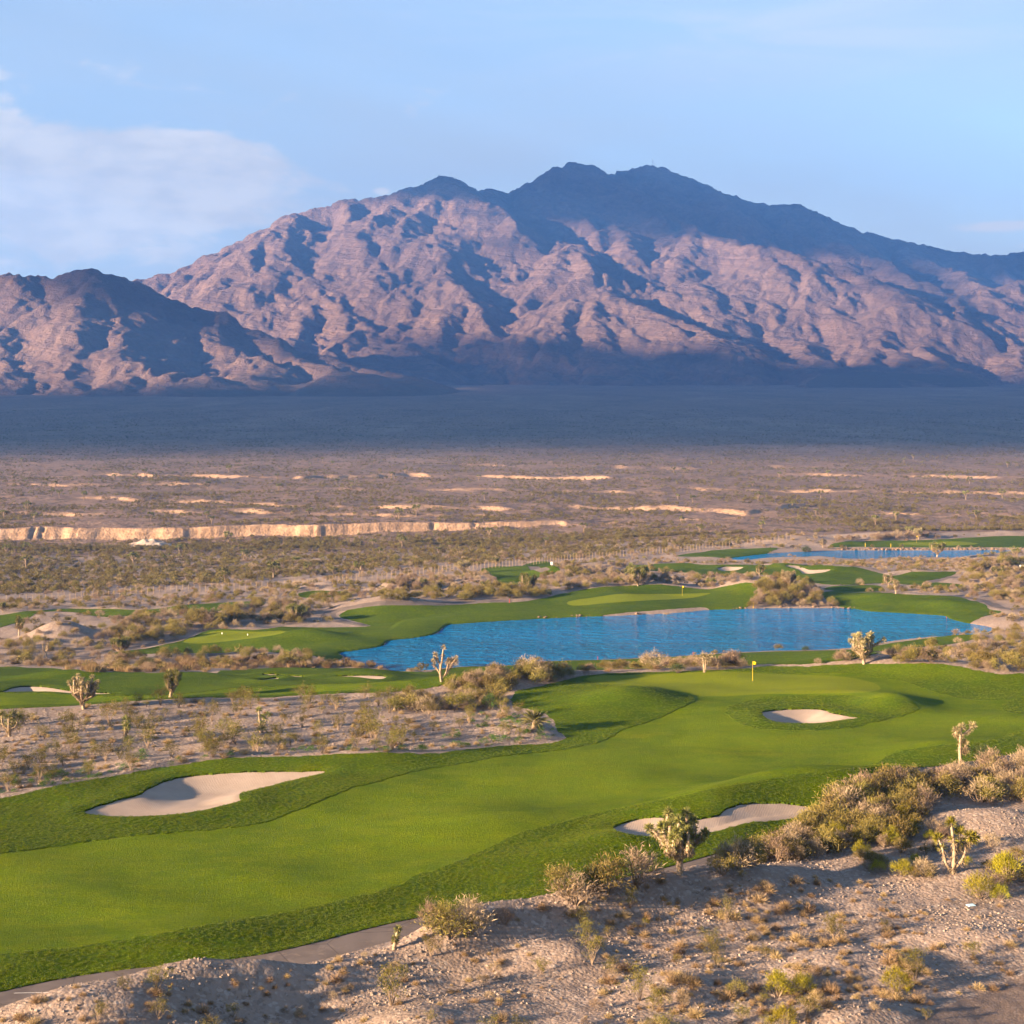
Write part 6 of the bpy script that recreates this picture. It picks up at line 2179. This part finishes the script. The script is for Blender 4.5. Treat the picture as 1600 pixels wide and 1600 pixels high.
# ------------------------------------------------------------------ stones along the ponds
rock_meshes = []
for v in range(5):
    r = np.random.default_rng(70 + v)
    n1, n2 = 7, 4
    V = [(0, 0, 1)]
    for i in range(1, n2):
        ph = i / n2 * np.pi * 0.62
        for j in range(n1):
            th = (j + 0.5 * (i % 2)) / n1 * 6.283
            q = 0.8 + 0.4 * r.random()
            V.append((q * math.sin(ph) * math.cos(th), q * math.sin(ph) * math.sin(th), q * math.cos(ph)))
    T = [(0, 1 + j, 1 + (j + 1) % n1) for j in range(n1)]
    for i in range(n2 - 2):
        for j in range(n1):
            a, b_ = 1 + i * n1 + j, 1 + i * n1 + (j + 1) % n1
            T += [(a, a + n1, b_ + n1), (a, b_ + n1, b_)]
    rock_meshes.append(mesh_np('rock', np.array(V) * np.array([0.5, 0.4, 0.45]), np.array(T), [M['stone']], None, False))


def rock_edge(label, pts_px, wz, count, smin, smax, jitter):
    root = bpy.data.objects.new('rock_edging', None)
    COL.objects.link(root)
    C = catmull(pts_px, 12, False)
    X, Y = plane_at(C[:, 0], C[:, 1], wz)
    s_ = np.concatenate([[0], np.cumsum(np.hypot(np.diff(X), np.diff(Y)))])
    root.location = (float(X[0]), float(Y[0]), wz)
    for q in np.sort(rng.random(count)) * s_[-1]:
        x, y = np.interp(q, s_, X) + rng.normal() * jitter * 0.5, np.interp(q, s_, Y) + rng.random() * jitter
        z = max(float(height_lookup(x, y)[0]), wz) - 0.05
        sc = smin + (smax - smin) * rng.random() ** 1.6
        o = link('rock', rock_meshes[rng.integers(5)], root, (x - root.location.x, y - root.location.y, z - wz), rng.random() * 6.28)
        o.scale = (sc * (0.8 + 0.6 * rng.random()), sc, sc * (0.7 + 0.5 * rng.random()))
    tag(root, label, 'rock edging')


rock_edge('row of tan boulders walling the far side of the far pond', [(1312, 860), (1380, 860), (1450, 860), (1530, 859.7), (1600, 859.5)], WATER2, 170, 0.5, 1.2, 2.2)
rock_edge('stones at the waterline below the putting green across the pond', [(838, 967), (870, 965.5), (905, 964), (926, 963)], WATER1, 16, 0.35, 0.8, 0.8)
rock_edge('few stones on the shore right of the sand beach', [(1140, 952), (1150, 952), (1162, 951.5)], WATER1, 6, 0.4, 0.9, 0.8)
rock_edge('stones along the bank below the brush clump', [(1178, 951), (1230, 950), (1290, 950), (1335, 951)], WATER1, 26, 0.3, 0.75, 0.9)
rock_edge('stones on the sand beach edge', [(995, 961), (1004, 960.5)], WATER1, 3, 0.5, 0.9, 0.5)

# ------------------------------------------------------------------ flags


def flagstick(px, py, label, hgt=2.15):
    x, y, z = spot(px, py)
    root = bpy.data.objects.new('flagstick', None)
    COL.objects.link(root)
    root.location = (x, y, z)
    tag(root, label, 'golf flag')
    p = Build()
    tube(p, [(0, 0, -0.05), (0, 0, 1.0), (0, 0, hgt)], [0.022, 0.020, 0.016], 8)
    link('pole', p.mesh('flag_pole', M['pole'], True), root)
    nx, nz = 8, 5
    A, B = np.meshgrid(np.linspace(0, 1, nx), np.linspace(0, 1, nz))
    wav = 0.07 * np.sin(A * 6.5 + B * 1.2) * A
    fx, fz = A * 0.42, hgt - 0.02 - B * 0.34 - 0.10 * A * A
    V1 = np.stack([fx.ravel(), wav.ravel() + 0.003, fz.ravel()], 1)
    V2 = V1 - np.array([0, 0.006, 0])
    q = (np.arange(nz - 1)[:, None] * nx + np.arange(nx - 1)[None, :]).ravel()
    Q = np.stack([q, q + nx, q + nx + 1, q + 1], 1)
    n = len(V1)
    rim = list(range(nx)) + [nx * i + nx - 1 for i in range(1, nz)] + [nx * (nz - 1) + i for i in range(nx - 2, -1, -1)] + [nx * i for i in range(nz - 2, 0, -1)]
    R = np.array([(rim[i], rim[(i + 1) % len(rim)], rim[(i + 1) % len(rim)] + n, rim[i] + n) for i in range(len(rim))])
    link('flag', mesh_np('flag', np.vstack([V1, V2]), np.vstack([Q, Q[:, ::-1] + n, R]), [M['flag']]), root)
    c = Build()
    tube(c, [(0, 0, -0.10), (0, 0, 0.012)], [0.06, 0.06], 12)
    link('cup', c.mesh('cup', M['cup']), root)


flagstick(1176, 1065, 'yellow flag on the near putting green')
flagstick(1066, 930, 'yellow flag on the putting green across the pond')
flagstick(1432, 850, 'tiny flag on the far putting green behind the far pond', 2.3)

# ------------------------------------------------------------------ perimeter fence
fence = bpy.data.objects.new('fence', None)
COL.objects.link(fence)
FP = catmull([(-30, 947), (0, 945), (100, 939), (200, 931), (300, 925), (400, 919), (500, 912), (600, 905), (700, 894), (800, 885), (900, 876), (1000, 868), (1100, 858), (1180, 851), (1240, 844)], 8, False)
fx, fy, fz = ground_at(FP[:, 0], FP[:, 1])
for _ in range(6):
    fy[1:-1] = 0.25 * fy[:-2] + 0.5 * fy[1:-1] + 0.25 * fy[2:]
fx = (FP[:, 0] - 800) / F * fy
s_ = np.concatenate([[0], np.cumsum(np.hypot(np.diff(fx), np.diff(fy)))])
fence.location = (float(fx[0]), float(fy[0]), float(height_lookup(fx[:1], fy[:1])[0]))
tag(fence, 'long post and wire fence dividing the course from the open scrub', 'fence')
q = np.arange(0, s_[-1], max(1.35, s_[-1] / 230))
qx, qy = np.interp(q, s_, fx), np.interp(q, s_, fy)
qz = height_lookup(qx, qy)
pm = Build()
tube(pm, [(0, 0, -0.2), (0, 0, 0.9), (0, 0, 1.75)], [0.052, 0.05, 0.046], 6)
pmesh = pm.mesh('fence_post', M['post'])
for x, y, z in zip(qx, qy, qz):
    o = link('post', pmesh, fence, (x - fence.location.x, y - fence.location.y, z - fence.location.z), 0)
    o.scale = (1, 1, 0.95 + 0.12 * rng.random())
for hgt in (0.25, 0.6, 0.95, 1.3, 1.55):
    wbd = Build()
    tube(wbd, np.stack([qx - fence.location.x, qy - fence.location.y, qz + hgt - fence.location.z], 1), np.full(len(qx), 0.012), 3)
    link('wire', wbd.mesh('fence_wire', M['wire']), fence)

# ------------------------------------------------------------------ small things


def stake(px, py, hgt, mat, name, label, cat, rad=0.035):
    x, y, z = spot(px, py)
    b_ = Build()
    tube(b_, [(0, 0, -0.1), (0, 0, hgt * 0.9), (0, 0, hgt)], [rad, rad * 0.95, rad * 0.7], 6)
    tag(link(name, b_.mesh(name, mat), None, (x, y, z)), label, cat)


stake(1441, 957, 0.6, M['red'], 'hazard_stake', 'red stake on the shore below the right-hand turf', 'stake')
stake(1479, 959, 0.6, M['red'], 'hazard_stake', 'red stake beside the small bush on the right shore', 'stake')
stake(796, 942, 0.8, M['red'], 'hazard_stake', 'red-orange marker at the end of the dark brush hedge', 'stake', 0.06)
stake(1083, 1025, 0.6, M['red'], 'hazard_stake', 'red stake on the near pond shore behind the green', 'stake')
stake(934, 1032, 0.6, M['red'], 'hazard_stake', 'red stake on the near pond shore left of the green', 'stake')
stake(1177, 946, 1.1, M['pole'], 'hazard_stake', 'yellow stake at the foot of the bank beside the brush clump', 'stake', 0.06)
stake(1352, 855, 1.2, M['pole'], 'hazard_stake', 'left yellow stake above the far pond boulders', 'stake', 0.07)
stake(1392, 855, 1.2, M['pole'], 'hazard_stake', 'right yellow stake above the far pond boulders', 'stake', 0.07)
stake(347, 993, 0.28, M['white_paint'], 'tee_marker', 'left white marker on the tee', 'tee marker', 0.08)
stake(387, 993, 0.28, M['white_paint'], 'tee_marker', 'right white marker on the tee', 'tee marker', 0.08)


def boxed(name, px, py, dims, mat, label, cat, lift=0.0, turn=0.0, post=None):
    x, y, z = spot(px, py)
    w, d, h = dims
    c = 0.06 * min(dims)
    V = []
    for zz, ins in ((0, 0), (h - c, 0), (h, c)):
        for sx, sy in ((-1, -1), (1, -1), (1, 1), (-1, 1)):
            V.append((sx * (w / 2 - ins), sy * (d / 2 - ins), zz + lift))
    Q = [(3, 2, 1, 0), (8, 9, 10, 11)]
    for a in (0, 4):
        for j in range(4):
            Q.append((a + j, a + (j + 1) % 4, a + 4 + (j + 1) % 4, a + 4 + j))
    o = link(name, mesh_np(name, np.array(V), np.array(Q), [mat], None, False), None, (x, y, z), turn)
    if post:
        b_ = Build()
        tube(b_, [(0, 0, -0.1), (0, 0, lift + 0.02)], [0.05, 0.05], 6)
        link('post', b_.mesh('sign_post', post), o)
    return tag(o, label, cat)


boxed('tee_sign', 862, 887, (0.55, 0.12, 0.75), M['white_paint'], 'small white sign beside the path at the far turf', 'sign', 0.35, 0.2, M['post'])
boxed('utility_box', 1597, 886, (0.9, 0.7, 0.5), M['white_paint'], 'white box at the right picture edge on the brushy hill', 'box')
boxed('valve_cover', 1517, 1411, (0.45, 0.32, 0.05), M['blueplate'], 'pale blue cover plate on the gravel below the yellow bush', 'cover', 0.0, 0.3)
# painted line across the cart path
(xa, ya, za), (xb, yb, zb) = spot(22, 1549.5), spot(77, 1555)
L = Vector((xb - xa, yb - ya, 0))
sd_ = Vector((-L.y, L.x, 0)).normalized() * 0.022
zz = max(za, zb) + 0.02
pv_ = [(xa - sd_.x, ya - sd_.y, za + .03), (xb - sd_.x, yb - sd_.y, zb + .03), (xb + sd_.x, yb + sd_.y, zb + .03), (xa + sd_.x, ya + sd_.y, za + .03)]
tag(link('painted_line', mesh_np('painted_line', np.array(pv_), np.array([[0, 1, 2, 3]]), [M['white_paint']])), 'thin white line across the cart path', None, None, 'structure')

# pale spoil heap below the wash bank
x0, y0 = (233 - 800) / F * 515, 515.0
n = 40
A, B = np.meshgrid(np.linspace(-1, 1, n), np.linspace(-1, 1, n))
hx, hy = x0 + A * 11, y0 + B * 7
r2 = (A * 1.05) ** 2 + (B * 1.05) ** 2
hh = 3.0 * np.clip(1 - np.sqrt(r2 + 0.01), -0.1, 1) * (1 + 0.25 * fbm(hx / 3, hy / 3, 3, 88)) + 0.25 * fbm(hx / 2, hy / 2, 2, 89)
V = np.stack([hx.ravel(), hy.ravel(), (base_z(hx.ravel(), hy.ravel()) + hh.ravel())], 1)
ii = (np.arange(n - 1)[:, None] * n + np.arange(n - 1)[None, :]).ravel()
T = np.vstack([np.stack([ii, ii + 1, ii + n + 1], 1), np.stack([ii, ii + n + 1, ii + n], 1)])
tag(link('spoil_heap', mesh_np('spoil_heap', V, T, [M['pile']])), 'low white heap of earth below the wash bank', 'earth heap')

# radio mast on the summit
mx, my = (1020 - 800) / F * 7250, 7250.0
mz = H + (YH - 258) / F * 7250
root = bpy.data.objects.new('radio_mast', None)
COL.objects.link(root)
root.location = (mx, my, mz - 25)
tag(root, 'tiny radio mast on the right summit of the mountain', 'mast')
b_ = Build()
for a in range(3):
    t = a * 2.094
    tube(b_, [(4 * math.cos(t), 4 * math.sin(t), 0), (0.8 * math.cos(t), 0.8 * math.sin(t), 50)], [0.6, 0.45], 5)
for zq in range(6, 50, 8):
    k = 4 - 3.2 * zq / 50
    for a in range(3):
        t, t2 = a * 2.094, (a + 1) * 2.094
        tube(b_, [(k * math.cos(t), k * math.sin(t), zq), (k * math.cos(t2), k * math.sin(t2), zq + 4)], [0.25, 0.25], 4)
link('tower', b_.mesh('mast_tower', M['steel']), root)
b_ = Build()
tube(b_, [(0, 0, 50), (0, 0, 62)], [0.35, 0.2], 5)
link('antenna', b_.mesh('mast_antenna', M['steel']), root)
print('COUNT', COUNT, {k: sum(len(a) for a in v) for k, v in STUFF.items()})
lap('end')
